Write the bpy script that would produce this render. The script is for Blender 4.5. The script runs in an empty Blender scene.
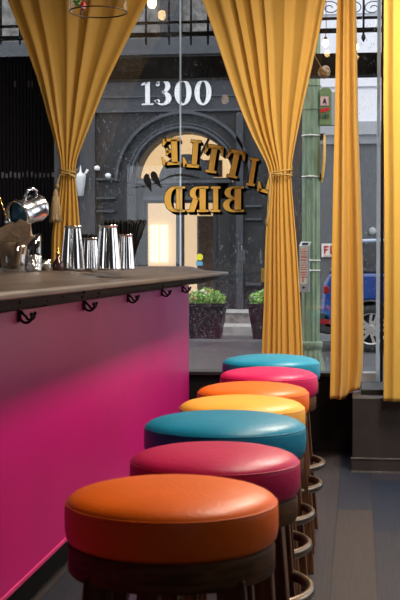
import bpy, bmesh, random
from math import *
from mathutils import Vector, Matrix
R = random.Random(7)
S = bpy.context.scene
COL = S.collection
PI = pi
# ------------------------------------------------------------------ camera frame (used to survey real positions)
F = 1230.0; YAW = radians(7.32); PIT = radians(1.863); H = 1.15
FW = Vector((-sin(YAW)*cos(PIT), cos(YAW)*cos(PIT), -sin(PIT)))
RT = Vector((cos(YAW), sin(YAW), 0))
UP = Vector((-sin(YAW)*sin(PIT), cos(YAW)*sin(PIT), cos(PIT)))
def U(px, py, y):
    """point of the plane Y=y that is seen at px,py"""
    d = FW + RT*((px-200)/F) + UP*((300-py)/F)
    t = y/d.y
    return Vector((d.x*t, y, H+d.z*t))

# ------------------------------------------------------------------ materials
def mat(name, col, rough=0.6, metal=0.0, spec=0.5, bump=0.0, bscale=40, var=0.0, vscale=6, emit=None, es=0, coat=0, stretch=None, sheen=0):
    m = bpy.data.materials.new(name); m.use_nodes = True
    nt = m.node_tree; N = nt.nodes; L = nt.links
    b = N['Principled BSDF']
    b.inputs['Base Color'].default_value = (*col, 1)
    b.inputs['Roughness'].default_value = rough
    b.inputs['Metallic'].default_value = metal
    b.inputs['Specular IOR Level'].default_value = spec
    b.inputs['Coat Weight'].default_value = coat
    if sheen: b.inputs['Sheen Weight'].default_value = sheen
    tc = N.new('ShaderNodeTexCoord'); mp = N.new('ShaderNodeMapping')
    L.new(tc.outputs['Object'], mp.inputs['Vector'])
    if stretch: mp.inputs['Scale'].default_value = stretch
    if var:
        n = N.new('ShaderNodeTexNoise'); n.inputs['Scale'].default_value = vscale; n.inputs['Detail'].default_value = 5
        L.new(mp.outputs[0], n.inputs['Vector'])
        r = N.new('ShaderNodeMapRange'); r.inputs['From Min'].default_value = .3; r.inputs['From Max'].default_value = .7
        r.inputs['To Min'].default_value = 1-var; r.inputs['To Max'].default_value = 1+var
        L.new(n.outputs['Fac'], r.inputs['Value'])
        x = N.new('ShaderNodeVectorMath'); x.operation = 'SCALE'; x.inputs[0].default_value = col
        L.new(r.outputs[0], x.inputs['Scale']); L.new(x.outputs[0], b.inputs['Base Color'])
    if bump:
        n = N.new('ShaderNodeTexNoise'); n.inputs['Scale'].default_value = bscale; n.inputs['Detail'].default_value = 4
        L.new(mp.outputs[0], n.inputs['Vector'])
        q = N.new('ShaderNodeBump'); q.inputs['Strength'].default_value = bump; q.inputs['Distance'].default_value = .01
        L.new(n.outputs['Fac'], q.inputs['Height']); L.new(q.outputs[0], b.inputs['Normal'])
    if emit:
        b.inputs['Emission Color'].default_value = (*emit, 1); b.inputs['Emission Strength'].default_value = es
    return m

def cloth(name, col, trans=0.45):
    m = bpy.data.materials.new(name); m.use_nodes = True
    nt = m.node_tree; N = nt.nodes; L = nt.links
    for n in list(N): N.remove(n)
    o = N.new('ShaderNodeOutputMaterial'); a = N.new('ShaderNodeBsdfPrincipled'); t = N.new('ShaderNodeBsdfTranslucent'); x = N.new('ShaderNodeMixShader')
    a.inputs['Base Color'].default_value = (*col, 1); a.inputs['Roughness'].default_value = .55; a.inputs['Specular IOR Level'].default_value = .25
    a.inputs['Sheen Weight'].default_value = .15
    t.inputs['Color'].default_value = (min(1, col[0]*1.2), col[1]*1.08, col[2]*.7, 1)
    x.inputs[0].default_value = trans
    w = N.new('ShaderNodeTexWave'); w.inputs['Scale'].default_value = 120; w.inputs['Distortion'].default_value = 1.5
    tc = N.new('ShaderNodeTexCoord'); L.new(tc.outputs['Object'], w.inputs['Vector'])
    n2 = N.new('ShaderNodeTexNoise'); n2.inputs['Scale'].default_value = 14; L.new(tc.outputs['Object'], n2.inputs['Vector'])
    q = N.new('ShaderNodeBump'); q.inputs['Strength'].default_value = .25; q.inputs['Distance'].default_value = .01
    L.new(n2.outputs['Fac'], q.inputs['Height']); L.new(q.outputs[0], a.inputs['Normal'])
    L.new(a.outputs[0], x.inputs[1]); L.new(t.outputs[0], x.inputs[2]); L.new(x.outputs[0], o.inputs['Surface'])
    return m

def clear(name, tint=(1,1,1), gloss=0.08, rough=0.02, drops=0.0):
    m = bpy.data.materials.new(name); m.use_nodes = True
    nt = m.node_tree; N = nt.nodes; L = nt.links
    for n in list(N): N.remove(n)
    o = N.new('ShaderNodeOutputMaterial'); t = N.new('ShaderNodeBsdfTransparent'); g = N.new('ShaderNodeBsdfGlossy'); x = N.new('ShaderNodeMixShader')
    t.inputs['Color'].default_value = (*tint, 1); g.inputs['Roughness'].default_value = rough
    if gloss > .1:
        lw = N.new('ShaderNodeLayerWeight'); lw.inputs['Blend'].default_value = gloss
        L.new(lw.outputs['Facing'], x.inputs[0])
    else: x.inputs[0].default_value = gloss
    L.new(t.outputs[0], x.inputs[1]); L.new(g.outputs[0], x.inputs[2])
    last = x
    if drops:
        tc = N.new('ShaderNodeTexCoord')
        def layer(scale, lo, hi, mlo, mhi, mscale):
            mp = N.new('ShaderNodeMapping'); mp.inputs['Scale'].default_value = scale; L.new(tc.outputs['Object'], mp.inputs['Vector'])
            v = N.new('ShaderNodeTexVoronoi'); v.inputs['Scale'].default_value = 1; L.new(mp.outputs[0], v.inputs['Vector'])
            r = N.new('ShaderNodeMapRange'); r.inputs['From Min'].default_value = lo; r.inputs['From Max'].default_value = hi
            r.inputs['To Min'].default_value = 1; r.inputs['To Max'].default_value = 0; L.new(v.outputs['Distance'], r.inputs['Value'])
            n = N.new('ShaderNodeTexNoise'); n.inputs['Scale'].default_value = mscale; n.inputs['Detail'].default_value = 3; L.new(tc.outputs['Object'], n.inputs['Vector'])
            k = N.new('ShaderNodeMapRange'); k.inputs['From Min'].default_value = mlo; k.inputs['From Max'].default_value = mhi; L.new(n.outputs['Fac'], k.inputs['Value'])
            p = N.new('ShaderNodeMath'); p.operation = 'MULTIPLY'; L.new(r.outputs[0], p.inputs[0]); L.new(k.outputs[0], p.inputs[1])
            return p
        a = layer((120, 1, 115), .07, .24, .42, .60, 2.2)
        b = layer((125, 1, 17), .05, .20, .46, .62, 2.6)
        mx = N.new('ShaderNodeMath'); mx.operation = 'MAXIMUM'; L.new(a.outputs[0], mx.inputs[0]); L.new(b.outputs[0], mx.inputs[1])
        sc = N.new('ShaderNodeMath'); sc.operation = 'MULTIPLY'; sc.inputs[1].default_value = drops; L.new(mx.outputs[0], sc.inputs[0])
        tr = N.new('ShaderNodeBsdfTranslucent'); tr.inputs['Color'].default_value = (.75, .78, .82, 1)
        y = N.new('ShaderNodeMixShader'); L.new(sc.outputs[0], y.inputs[0]); L.new(last.outputs[0], y.inputs[1]); L.new(tr.outputs[0], y.inputs[2]); last = y
    L.new(last.outputs[0], o.inputs['Surface'])
    return m

def plank_floor():
    m = bpy.data.materials.new('floor_planks'); m.use_nodes = True
    nt = m.node_tree; N = nt.nodes; L = nt.links; b = N['Principled BSDF']
    tc = N.new('ShaderNodeTexCoord'); mp = N.new('ShaderNodeMapping'); mp.inputs['Rotation'].default_value = (0, 0, PI/2)
    mp.inputs['Location'].default_value = (.35, .091, 0)
    L.new(tc.outputs['Object'], mp.inputs['Vector'])
    br = N.new('ShaderNodeTexBrick'); br.inputs['Scale'].default_value = 1; br.inputs['Brick Width'].default_value = 1.22; br.inputs['Row Height'].default_value = .162
    br.inputs['Mortar Size'].default_value = .0018; br.inputs['Color1'].default_value = (.007, .014, .032, 1); br.inputs['Color2'].default_value = (.036, .029, .029, 1)
    br.inputs['Mortar'].default_value = (.008, .008, .01, 1); br.offset = .37; br.inputs['Bias'].default_value = 0
    L.new(mp.outputs[0], br.inputs['Vector'])
    m2 = N.new('ShaderNodeMapping'); m2.inputs['Scale'].default_value = (60, 3, 1); L.new(tc.outputs['Object'], m2.inputs['Vector'])
    n = N.new('ShaderNodeTexNoise'); n.inputs['Scale'].default_value = 1.5; n.inputs['Detail'].default_value = 6; L.new(m2.outputs[0], n.inputs['Vector'])
    r = N.new('ShaderNodeMapRange'); r.inputs['To Min'].default_value = .55; r.inputs['To Max'].default_value = 1.45; L.new(n.outputs['Fac'], r.inputs['Value'])
    s = N.new('ShaderNodeVectorMath'); s.operation = 'SCALE'; L.new(br.outputs['Color'], s.inputs[0]); L.new(r.outputs[0], s.inputs['Scale'])
    L.new(s.outputs[0], b.inputs['Base Color'])
    b.inputs['Roughness'].default_value = .5; b.inputs['Specular IOR Level'].default_value = .3
    q = N.new('ShaderNodeBump'); q.inputs['Strength'].default_value = .25; q.inputs['Distance'].default_value = .004
    L.new(n.outputs['Fac'], q.inputs['Height']); L.new(q.outputs[0], b.inputs['Normal'])
    return m

M = {}
M['floor'] = plank_floor()
M['ceiling'] = mat('ceiling_paint', (.10, .09, .085), .8, var=.1)
M['wall'] = mat('dark_wall_paint', (.05, .045, .045), .7, var=.15)
M['blackwall'] = mat('black_wall_paint', (.004, .004, .004), .6, var=.3, spec=.2)
M['frame'] = mat('black_window_frame', (.012, .012, .013), .45, var=.2)
M['alu'] = mat('pale_metal_frame', (.42, .46, .48), .45, var=.1, bump=.05)
M['glass'] = clear('window_glass', (.96, .97, .98), .04, .02, drops=.5)
M['edgeglass'] = cloth('frosted_glass_edge', (.75, .82, .84), .7)
M['edgeglass'].node_tree.nodes['Translucent BSDF'].inputs['Color'].default_value = (.85, .92, .96, 1)
M['plainglass'] = clear('clear_glass', (.97, .97, .97), .05)
M['magenta'] = mat('magenta_panel_paint', (.46, .0005, .135), .38, spec=.65, coat=.0, bump=.06, bscale=6, var=.06, vscale=3)
M['panel_highlight'] = mat('pink_edge_highlight', (.55, .03, .16), .4, var=.1)  # painted highlight for the lower edge of the magenta panel
M['bartop'] = mat('worn_wood_bartop', (.062, .041, .028), .38, spec=.5, var=.45, vscale=3, stretch=(9, 1.2, 9), bump=.25, bscale=30)
M['lath'] = mat('dark_lath_wood', (.026, .016, .008), .65, spec=.2, var=.6, vscale=5, stretch=(4, 1.5, 30), bump=.4, bscale=30)
M['hook'] = mat('dark_bronze_hook', (.03, .02, .022), .3, metal=.8, var=.2)
M['cabinet'] = mat('dark_cabinet', (.01, .008, .008), .7, var=.2)
M['apron'] = mat('dark_stained_wood', (.085, .036, .013), .6, spec=.1, var=.5, vscale=8, stretch=(2, 2, 12), bump=.15, bscale=50)
M['leg'] = mat('dark_brown_leg_wood', (.075, .031, .013), .55, spec=.15, var=.5, vscale=6, stretch=(12, 12, 1.5), bump=.15, bscale=50)
M['steel'] = mat('worn_brass_ring', (.24, .18, .125), .3, metal=1, var=.3, vscale=15, bump=.05)
M['bolt'] = mat('bolt_metal', (.18, .14, .1), .4, metal=1, var=.2)
M['curtain'] = cloth('mustard_curtain', (.70, .455, .105), .38)
M['curtain_lit'] = cloth('lit_mustard_curtain', (.64, .42, .08), .34)  # lit copy of the curtain cloth, its colour toned down against glare
M['rope'] = mat('ochre_rope', (.40, .26, .08), .8, bump=.6, bscale=120, var=.2)
M['tassel'] = mat('straw_tassel', (.66, .47, .25), .8, bump=.8, bscale=60, var=.25, vscale=20, stretch=(20, 20, 1))
M['chrome'] = mat('polished_steel', (.86, .85, .84), .09, metal=1, bump=.04, bscale=8, var=.05)
M['silver'] = mat('jug_metal', (.68, .68, .7), .2, metal=1, var=.1, bump=.05)
M['blue'] = mat('teal_reflection', (.02, .13, .2), .3, var=.3, vscale=20)  # blue reflection in the jug's mouth, painted as a solid colour
M['napkin'] = mat('brown_napkin', (.50, .34, .23), .85, bump=.3, bscale=60, var=.2, vscale=15)
M['napkin2'] = mat('dark_brown_napkin', (.32, .21, .13), .85, bump=.3, bscale=60, var=.25, vscale=15)
M['straw'] = mat('black_straw', (.003, .003, .003), .6, var=.2, spec=.15)
M['tumbler'] = clear('tumbler_glass', (.93, .94, .95), .35)
M['gold'] = mat('gold_spout', (.7, .42, .1), .25, metal=1, var=.1)
M['bottle'] = mat('red_brown_bottle_glass', (.05, .012, .012), .08, spec=.8, var=.1)
M['mirrorcup'] = mat('patterned_foil', (.7, .68, .65), .2, metal=1, bump=1.0, bscale=60, var=.25, vscale=60)
M['wire'] = mat('dark_wire', (.06, .035, .02), .4, metal=.6, var=.1)
M['red'] = mat('red_paint', (.6, .02, .015), .4, var=.1)
M['green'] = mat('green_leaf', (.04, .22, .03), .5, var=.3)
M['white'] = mat('white_paint', (.8, .8, .8), .5, var=.05)
M['goldleaf'] = mat('gold_leaf', (.95, .57, .12), .5, spec=.25, var=.04, vscale=30, emit=None)
M['black'] = mat('black_paint', (.004, .004, .004), .5, var=.2)
M['panel'] = mat('black_ribbed_panel', (.006, .003, .005), .4, var=.3, spec=.25)
M['bulb'] = mat('glowing_bulb', (1, .8, .5), .3, emit=(1, .62, .25), es=16, var=.01)
M['socket'] = mat('brass_socket', (.35, .25, .12), .45, metal=.7, var=.2)
# outdoors
M['facade'] = mat('charcoal_facade', (.012, .0125, .014), .6, var=.4, vscale=5, stretch=(6, 6, 1), bump=.3, bscale=12)
M['fascia'] = mat('slate_fascia', (.030, .033, .040), .6, var=.25, vscale=4)
M['mould'] = mat('slate_moulding', (.042, .046, .055), .55, var=.2, vscale=6)
M['stone'] = mat('grey_speckled_stone', (.15, .14, .13), .75, var=.6, vscale=9, bump=.4, bscale=20)
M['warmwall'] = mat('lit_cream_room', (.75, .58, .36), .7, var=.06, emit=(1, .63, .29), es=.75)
M['warmlight'] = mat('lit_window_patch', (.9, .85, .7), .6, var=.03, emit=(1, .88, .68), es=1.1)
M['brownwall'] = mat('brown_stone_tile', (.16, .09, .05), .6, var=.4, vscale=14)
M['street'] = mat('wet_asphalt', (.065, .065, .07), .42, var=.3, vscale=5, bump=.3, bscale=60)
M['pave'] = mat('concrete_pavement', (.12, .125, .13), .5, var=.25, vscale=3, bump=.2, bscale=40)
M['step'] = mat('pale_stone_step', (.42, .42, .40), .6, var=.2, vscale=6)
M['pot'] = mat('black_planter', (.009, .009, .010), .5, spec=.2, var=.3, vscale=10, stretch=(4, 4, 1), bump=.2, bscale=30)
M['leaf'] = mat('planter_leaf', (.27, .46, .10), .5, var=.5, vscale=14)
M['flowerw'] = mat('white_petals', (.85, .85, .82), .6, var=.05)
M['flowerr'] = mat('red_petals', (.65, .08, .05), .6, var=.1)
M['soil'] = mat('potting_soil', (.03, .02, .012), .9, var=.3)
M['iron'] = mat('green_cast_iron', (.21, .29, .18), .5, var=.25, vscale=7, stretch=(3, 3, 1), bump=.1, bscale=20)
M['greensign'] = mat('olive_sign_metal', (.16, .23, .09), .55, var=.2, vscale=20)
M['yellow'] = mat('yellow_sign', (.85, .45, .02), .4, var=.15, vscale=20)
M['strap'] = mat('steel_strap', (.6, .58, .52), .35, metal=.9, var=.2)
M['boxgrey'] = mat('grey_metal_box', (.45, .46, .47), .4, metal=.4, var=.1)
M['whiteboard'] = mat('cream_notice', (.62, .58, .48), .6, var=.06)
M['pink'] = mat('pink_sticker', (.75, .45, .42), .5, var=.2, vscale=60)
M['whitewall'] = mat('white_rendered_wall', (.86, .87, .93), .7, var=.03)
M['greywall'] = mat('grey_band_wall', (.40, .42, .45), .6, var=.05)
M['greywall2'] = mat('mid_grey_band', (.28, .30, .33), .6, var=.05)
M['slatewall'] = mat('slate_grey_wall', (.115, .125, .14), .6, var=.12, vscale=6, stretch=(3, 3, 1))
M['carpaint'] = mat('blue_car_paint', (.010, .045, .20), .18, coat=.8, spec=.6, var=.05)
M['carglass'] = mat('dark_car_glass', (.05, .055, .065), .08, spec=.8, var=.3)
M['tyre'] = mat('tyre_rubber', (.012, .012, .013), .7, var=.2)
M['rim'] = mat('alloy_rim', (.6, .58, .56), .3, metal=.8, var=.1)
M['tail'] = mat('red_tail_lamp', (.22, .006, .006), .2, var=.1)
M['sticky'] = mat('yellow_sticker', (.8, .75, .03), .5, var=.05)
M['stickb'] = mat('blue_sticker', (.12, .4, .6), .5, var=.05)
M['headerblack'] = mat('black_iron_header', (.006, .006, .006), .55, var=.4, bump=.3, bscale=20, spec=.3)
M['platform'] = mat('black_brown_platform', (.022, .017, .016), .5, var=.25, vscale=8, bump=.15, bscale=20)
M['platrim'] = mat('worn_platform_edge', (.09, .08, .075), .6, var=.5, vscale=25)

# ------------------------------------------------------------------ mesh builder
class MB:
    def __init__(s): s.v = []; s.f = []; s.sm = []
    def add(s, vs, fs, smooth=False, T=None):
        o = len(s.v)
        for p in vs:
            p = Vector(p); s.v.append(T @ p if T else p)
        for f in fs: s.f.append(tuple(i+o for i in f)); s.sm.append(smooth)
        return s
    def box(s, a, b, T=None):
        x0, y0, z0 = a; x1, y1, z1 = b
        return s.add([(x0,y0,z0),(x1,y0,z0),(x1,y1,z0),(x0,y1,z0),(x0,y0,z1),(x1,y0,z1),(x1,y1,z1),(x0,y1,z1)],
                     [(0,3,2,1),(4,5,6,7),(0,1,5,4),(1,2,6,5),(2,3,7,6),(3,0,4,7)], T=T)
    def prism(s, poly, h0, h1, axis='y', T=None):
        """poly: 2D points; axis y: (x,z) extruded along y; axis z: (x,y) along z; axis x: (y,z) along x"""
        n = len(poly)
        def P(p, h): return {'y': (p[0], h, p[1]), 'z': (p[0], p[1], h), 'x': (h, p[0], p[1])}[axis]
        vs = [P(p, h0) for p in poly]+[P(p, h1) for p in poly]
        fs = [tuple(range(n)), tuple(range(2*n-1, n-1, -1))]+[(i, i+n, (i+1) % n+n, (i+1) % n) for i in range(n)]
        return s.add(vs, fs, T=T)
    def strip(s, outer, inner, h0, h1, closed=False):
        n = len(outer); k = n if closed else n-1
        for i in range(k):
            j = (i+1) % n
            s.prism([outer[i], outer[j], inner[j], inner[i]], h0, h1)
        return s
    def lathe(s, prof, n=40, c=(0,0,0), T=None, cap=False):
        vs = []; fs = []; m = len(prof)
        for i in range(n):
            a = 2*PI*i/n
            for r, z in prof: vs.append((c[0]+r*cos(a), c[1]+r*sin(a), c[2]+z))
        for i in range(n):
            j = (i+1) % n
            for k in range(m-1): fs.append((i*m+k, j*m+k, j*m+k+1, i*m+k+1))
        s.add(vs, fs, True, T)
        return s
    def tube(s, pts, r, n=10, closed=False):
        pts = [Vector(p) for p in pts]; m = len(pts); rr = r if isinstance(r, (list, tuple)) else [r]*m
        vs = []; fs = []; prev = None
        for i in range(m):
            if closed: t = pts[(i+1) % m]-pts[i-1]
            else: t = pts[min(i+1, m-1)]-pts[max(i-1, 0)]
            t.normalize()
            if prev is None:
                u = Vector((0,0,1)) if abs(t.z) < .9 else Vector((1,0,0))
                u = (u-t*u.dot(t)).normalized()
            else: u = (prev-t*prev.dot(t)).normalized()
            prev = u; w = t.cross(u)
            for k in range(n):
                a = 2*PI*k/n; vs.append(pts[i]+(u*cos(a)+w*sin(a))*rr[i])
        for i in range(m if closed else m-1):
            j = (i+1) % m
            for k in range(n): fs.append((i*n+k, i*n+(k+1) % n, j*n+(k+1) % n, j*n+k))
        if not closed: fs += [tuple(range(n-1, -1, -1)), tuple(range((m-1)*n, m*n))]
        return s.add(vs, fs, True)
    def ball(s, c, r, n=12, sc=(1,1,1), T=None):
        m = n//2; prof = []
        vs = []; fs = []
        for i in range(m+1):
            th = PI*i/m
            for k in range(n):
                a = 2*PI*k/n; vs.append((c[0]+r*sc[0]*sin(th)*cos(a), c[1]+r*sc[1]*sin(th)*sin(a), c[2]+r*sc[2]*cos(th)))
        for i in range(m):
            for k in range(n): fs.append((i*n+k, (i+1)*n+k, (i+1)*n+(k+1) % n, i*n+(k+1) % n))
        return s.add(vs, fs, True, T)
    def build(s, name, m, parent=None, bevel=0, solid=0, seg=2):
        me = bpy.data.meshes.new(name)
        off = Vector((0,0,0))
        if parent is not None: off = ORG.get(parent.as_pointer(), Vector((0,0,0)))
        me.from_pydata([tuple(p-off) for p in s.v], [], s.f); me.update()
        me.polygons.foreach_set('use_smooth', s.sm)
        bm = bmesh.new(); bm.from_mesh(me); bmesh.ops.remove_doubles(bm, verts=bm.verts, dist=1e-6)
        bmesh.ops.recalc_face_normals(bm, faces=bm.faces); bm.to_mesh(me); bm.free()
        me.materials.append(M[m] if isinstance(m, str) else m)
        o = bpy.data.objects.new(name, me); COL.objects.link(o)
        if parent is not None:
            o.parent = parent; ORG[o.as_pointer()] = off
        if solid:
            d = o.modifiers.new('s', 'SOLIDIFY'); d.thickness = solid; d.offset = 0
        if bevel:
            d = o.modifiers.new('b', 'BEVEL'); d.width = bevel; d.segments = seg; d.limit_method = 'ANGLE'; d.angle_limit = radians(40)
        return o
ORG = {}
def tag(o, label, cat, group=None):
    o['label'] = label; o['category'] = cat
    if group: o['group'] = group
    return o
def thing(name, label, cat, loc=(0,0,0), group=None):
    o = bpy.data.objects.new(name, None); COL.objects.link(o); o.location = loc; o.empty_display_size = .1
    ORG[o.as_pointer()] = Vector(loc)
    return tag(o, label, cat, group)
def struct(name, mb, m, **k):
    o = mb.build(name, m, **k); o['kind'] = 'structure'; return o

# ------------------------------------------------------------------ the room
XL, XR, YB, YF, ZC = -4.2, 2.6, -2.5, 7.38, 3.05
struct('floor', MB().box((XL, YB, -.12), (XR, YF+.12, 0)), 'floor')
struct('ceiling', MB().box((XL-.1, YB-.1, ZC), (XR+.1, YF+.14, ZC+.15)), 'ceiling')
w = MB(); w.box((XL-.1, YB-.1, -.12), (XL, -.6, ZC)); w.box((XL-.1, 1.4, -.12), (XL, YF+.14, ZC)); w.box((XL-.1, -.6, -.12), (XL, 1.4, .9)); w.box((XL-.1, -.6, 2.6), (XL, 1.4, ZC))  # opening added out of view so the steel tins mirror a bright streak
struct('wall_left', w, 'wall')
w = MB()
xs = [XL, -3.3, -2.5, 1.0, 1.5, 1.9, 2.3, XR]  # gaps added behind the camera to put white streaks on the tins
for k in range(0, 7, 2): w.box((xs[k], YB-.1, -.12), (xs[k+1], YB, ZC))
for k in range(1, 7, 2): w.box((xs[k], YB-.1, -.12), (xs[k+1], YB, .8)); w.box((xs[k], YB-.1, 2.5), (xs[k+1], YB, ZC))
struct('wall_front', w, 'wall')
w = MB()
WY0, WY1, WZ0, WZ1 = 4.4, 7.1, .9, 2.75
w.box((XR, YB-.1, -.12), (XR+.1, 2.2, ZC)); w.box((XR, 3.5, -.12), (XR+.1, WY0, ZC)); w.box((XR, 2.2, -.12), (XR+.1, 3.5, 1.0)); w.box((XR, 2.2, 2.75), (XR+.1, 3.5, ZC)); w.box((XR, WY1, -.12), (XR+.1, YF+.14, ZC))
w.box((XR, WY0, -.12), (XR+.1, WY1, WZ0)); w.box((XR, WY0, WZ1), (XR+.1, WY1, ZC))
struct('wall_right', w, 'wall')
f = MB()
for a, b in (((WY0, WZ0), (WY0+.05, WZ1)), ((WY1-.05, WZ0), (WY1, WZ1)), ((WY0+.05, WZ0), (WY1-.05, WZ0+.05)), ((WY0+.05, WZ1-.05), (WY1-.05, WZ1)), ((5.72, WZ0+.05), (5.78, WZ1-.05))):
    f.box((XR+.03, a[0], a[1]), (XR+.08, b[0], b[1]))
struct('window_3', f, 'frame')  # unseen side window, added to bring fill light into the room
# window wall: low black wall under the panes, head above them
ZS = .455
w = MB(); w.box((XL, YF, 0), (-.03, YF+.12, ZS)); w.box((-.03, YF, 0), (XR, YF+.12, .36)); w.box((XL, YF, 2.85), (XR, YF+.12, ZC))
struct('wall_back', w, 'blackwall')
w = MB(); w.box((XL, YF-.03, ZS), (-.05, YF+.13, ZS+.022))
struct('trim_1', w, 'frame', bevel=.003)
# glazing: two panes with a thin joint, and the right-hand pane
xm = U(180.4, 200, YF+.05).x; xm2 = U(378.6, 200, YF+.05).x
def pane(name, x0, x1, z0):
    g = MB(); g.box((x0, YF+.05, z0), (x1, YF+.056, 2.85)); return struct(name, g, 'glass')
pane('window_1', XL, xm-.004, ZS+.022); pane('window_2', xm+.004, xm2-.012, ZS+.022 if False else ZS+.022)
pane('window_4', xm2+.012, XR, .43)
w = MB(); w.box((xm-.004, YF+.045, ZS+.022), (xm+.004, YF+.06, 2.85))
struct('trim_2', w, 'edgeglass')
w = MB(); w.box((xm2-.012, YF+.03, .37), (xm2+.009, YF+.07, 2.85))
struct('trim_3', w, 'edgeglass')
w = MB(); w.box((xm2+.013, YF+.04, .36), (xm2+.03, YF+.08, 2.85))
struct('trim_4', w, 'frame')
w = MB(); w.box((-.048, YF-.05, .36), (xm2-.012, YF+.1, .42)); w.box((-.048, YF+.0, .42), (xm2-.012, YF+.1, ZS+.022))
struct('trim_5', w, 'alu', bevel=.004)
# small metal latch on the foot of the pale frame
# raised platform under the right window
t = thing('window_platform', 'black painted raised platform with worn edge below the right window', 'platform', (.9, 7.0, 0))
PX0, PY0, PZ = -.028, 6.70, .405
MB().box((PX0, PY0, .075), (XR-.02, YF-.06, PZ)).build('platform_body', 'platform', t, bevel=.006)
MB().box((PX0-.004, PY0-.012, 0), (XR-.02, PY0+.03, .072)).build('baseboard', 'platform', t, bevel=.003)
MB().box((PX0-.006, PY0-.016, .073), (XR-.02, PY0, .079)).build('trim_strip', 'platrim', t)
MB().box((PX0-.008, PY0-.02, 0), (XR-.02, PY0-.012, .008)).build('floor_edging', 'platrim', t)
MB().box((.02, 6.86, PZ), (XR-.02, YF-.06, PZ+.028)).build('raised_tread', 'black', t, bevel=.004)

# ------------------------------------------------------------------ bar
t = thing('bar_counter', 'magenta painted bar front running from the foreground to the window', 'bar', (-1.4, 4, 0))
BX = -1.0; BE = 7.27; BZ0 = .178
MB().box((BX-.02, -.5, BZ0+.012), (BX, BE, 1.0)).build('front_panel', 'magenta', t)
MB().box((BX-.021, -.5, BZ0-.002), (BX+.004, BE, BZ0+.012)).build('bottom_rail', 'panel_highlight', t, bevel=.002)  # thin strip carrying the painted pink highlight of the panel edge
MB().box((-1.62, -.5, BZ0), (BX-.022, BE-.002, 1.018)).build('cabinet_body', 'cabinet', t)
MB().box((-1.58, -.5, 0), (BX-.1, BE-.03, BZ0)).build('kickboard', 'blackwall', t)
# worktop: profile swept along Y
t = thing('worktop', 'worn greyish brown wooden bar top with stacked lath edge', 'bar top', (-1.2, 4, 1.02))
prof = [(-.765, 1.062), (-.765, 1.074), (-.772, 1.080), (-.80, 1.0815), (-.90, 1.088), (-.955, 1.102), (-.985, 1.110), (-1.02, 1.113), (-1.66, 1.113), (-1.66, 1.06), (-.86, 1.06)]
m = MB(); n = len(prof)
YE = 7.30
ends = [-.5, YE]
vs = [(x, ends[0], z) for x, z in prof]+[(x, YE, z) for x, z in prof]
m.add(vs, [tuple(range(n)), tuple(range(2*n-1, n-1, -1))]+[(i, i+n, (i+1) % n+n, (i+1) % n) for i in range(n)])
m.build('slab', 'bartop', t, bevel=.003)
for L_, (x0, z0, z1) in enumerate([(-.80, 1.052, 1.0615), (-.815, 1.043, 1.0525), (-.835, 1.034, 1.0435), (-.86, 1.026, 1.0345), (-.885, 1.019, 1.0265)]):
    y = -.5
    m = MB()
    while y < YE-.08:
        ln = R.uniform(.35, 1.1)
        y1 = min(y+ln, YE-.03-.06*L_)
        if y1-y < .05: break
        m.box((-1.05, y, z0), (x0+R.uniform(-.006, .008), y1-.004, z1-R.uniform(0, .0015)))
        y = y1
    m.build('lath_strip', 'lath', t, bevel=.0012, seg=1)

# bag hooks under the bar top
hy = [3.549, 4.417, 5.289, 6.224, 6.967]
hz = [1.0]*5
hl = ['dark bronze double bag hook nearest the camera on the magenta bar front', 'dark bronze double bag hook second from the camera under the bar top',
      'dark bronze double bag hook third and middle of five under the bar top', 'dark bronze double bag hook fourth from the camera under the bar top', 'dark bronze double bag hook farthest, at the window end of the bar']
for i, y in enumerate(hy):
    t = thing('bag_hook', hl[i], 'hook', (BX, y, .95), 'bag hooks under the bar top')
    MB().box((BX, y-.009, .965), (BX+.006, y+.009, 1.018)).build('back_plate', 'hook', t, bevel=.002)
    MB().box((BX+.0, y-.035, 1.012), (BX+.035, y+.035, 1.0185)).build('mounting_bar', 'hook', t, bevel=.002)
    pts = []
    for k in range(15):
        a = PI*1.12*k/14
        pts.append((BX+.024-.018*cos(a)+.0, y, .982-.018*sin(a)))
    pts = [(BX+.006, y, 1.0)]+pts
    MB().tube(pts, .0045, 8).ball(pts[-1], .0065, 10).build('lower_prong', 'hook', t)
    pts = [(BX+.006, y, 1.0), (BX+.02, y, .985)]+[(BX+.034-.013*cos(PI*k/8), y+.010, .984-.012*sin(PI*k/8)) for k in range(9)]+[(BX+.049, y+.010, .992)]
    MB().tube(pts, .0042, 8).ball(pts[-1], .006, 10).build('upper_prong', 'hook', t)

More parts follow.
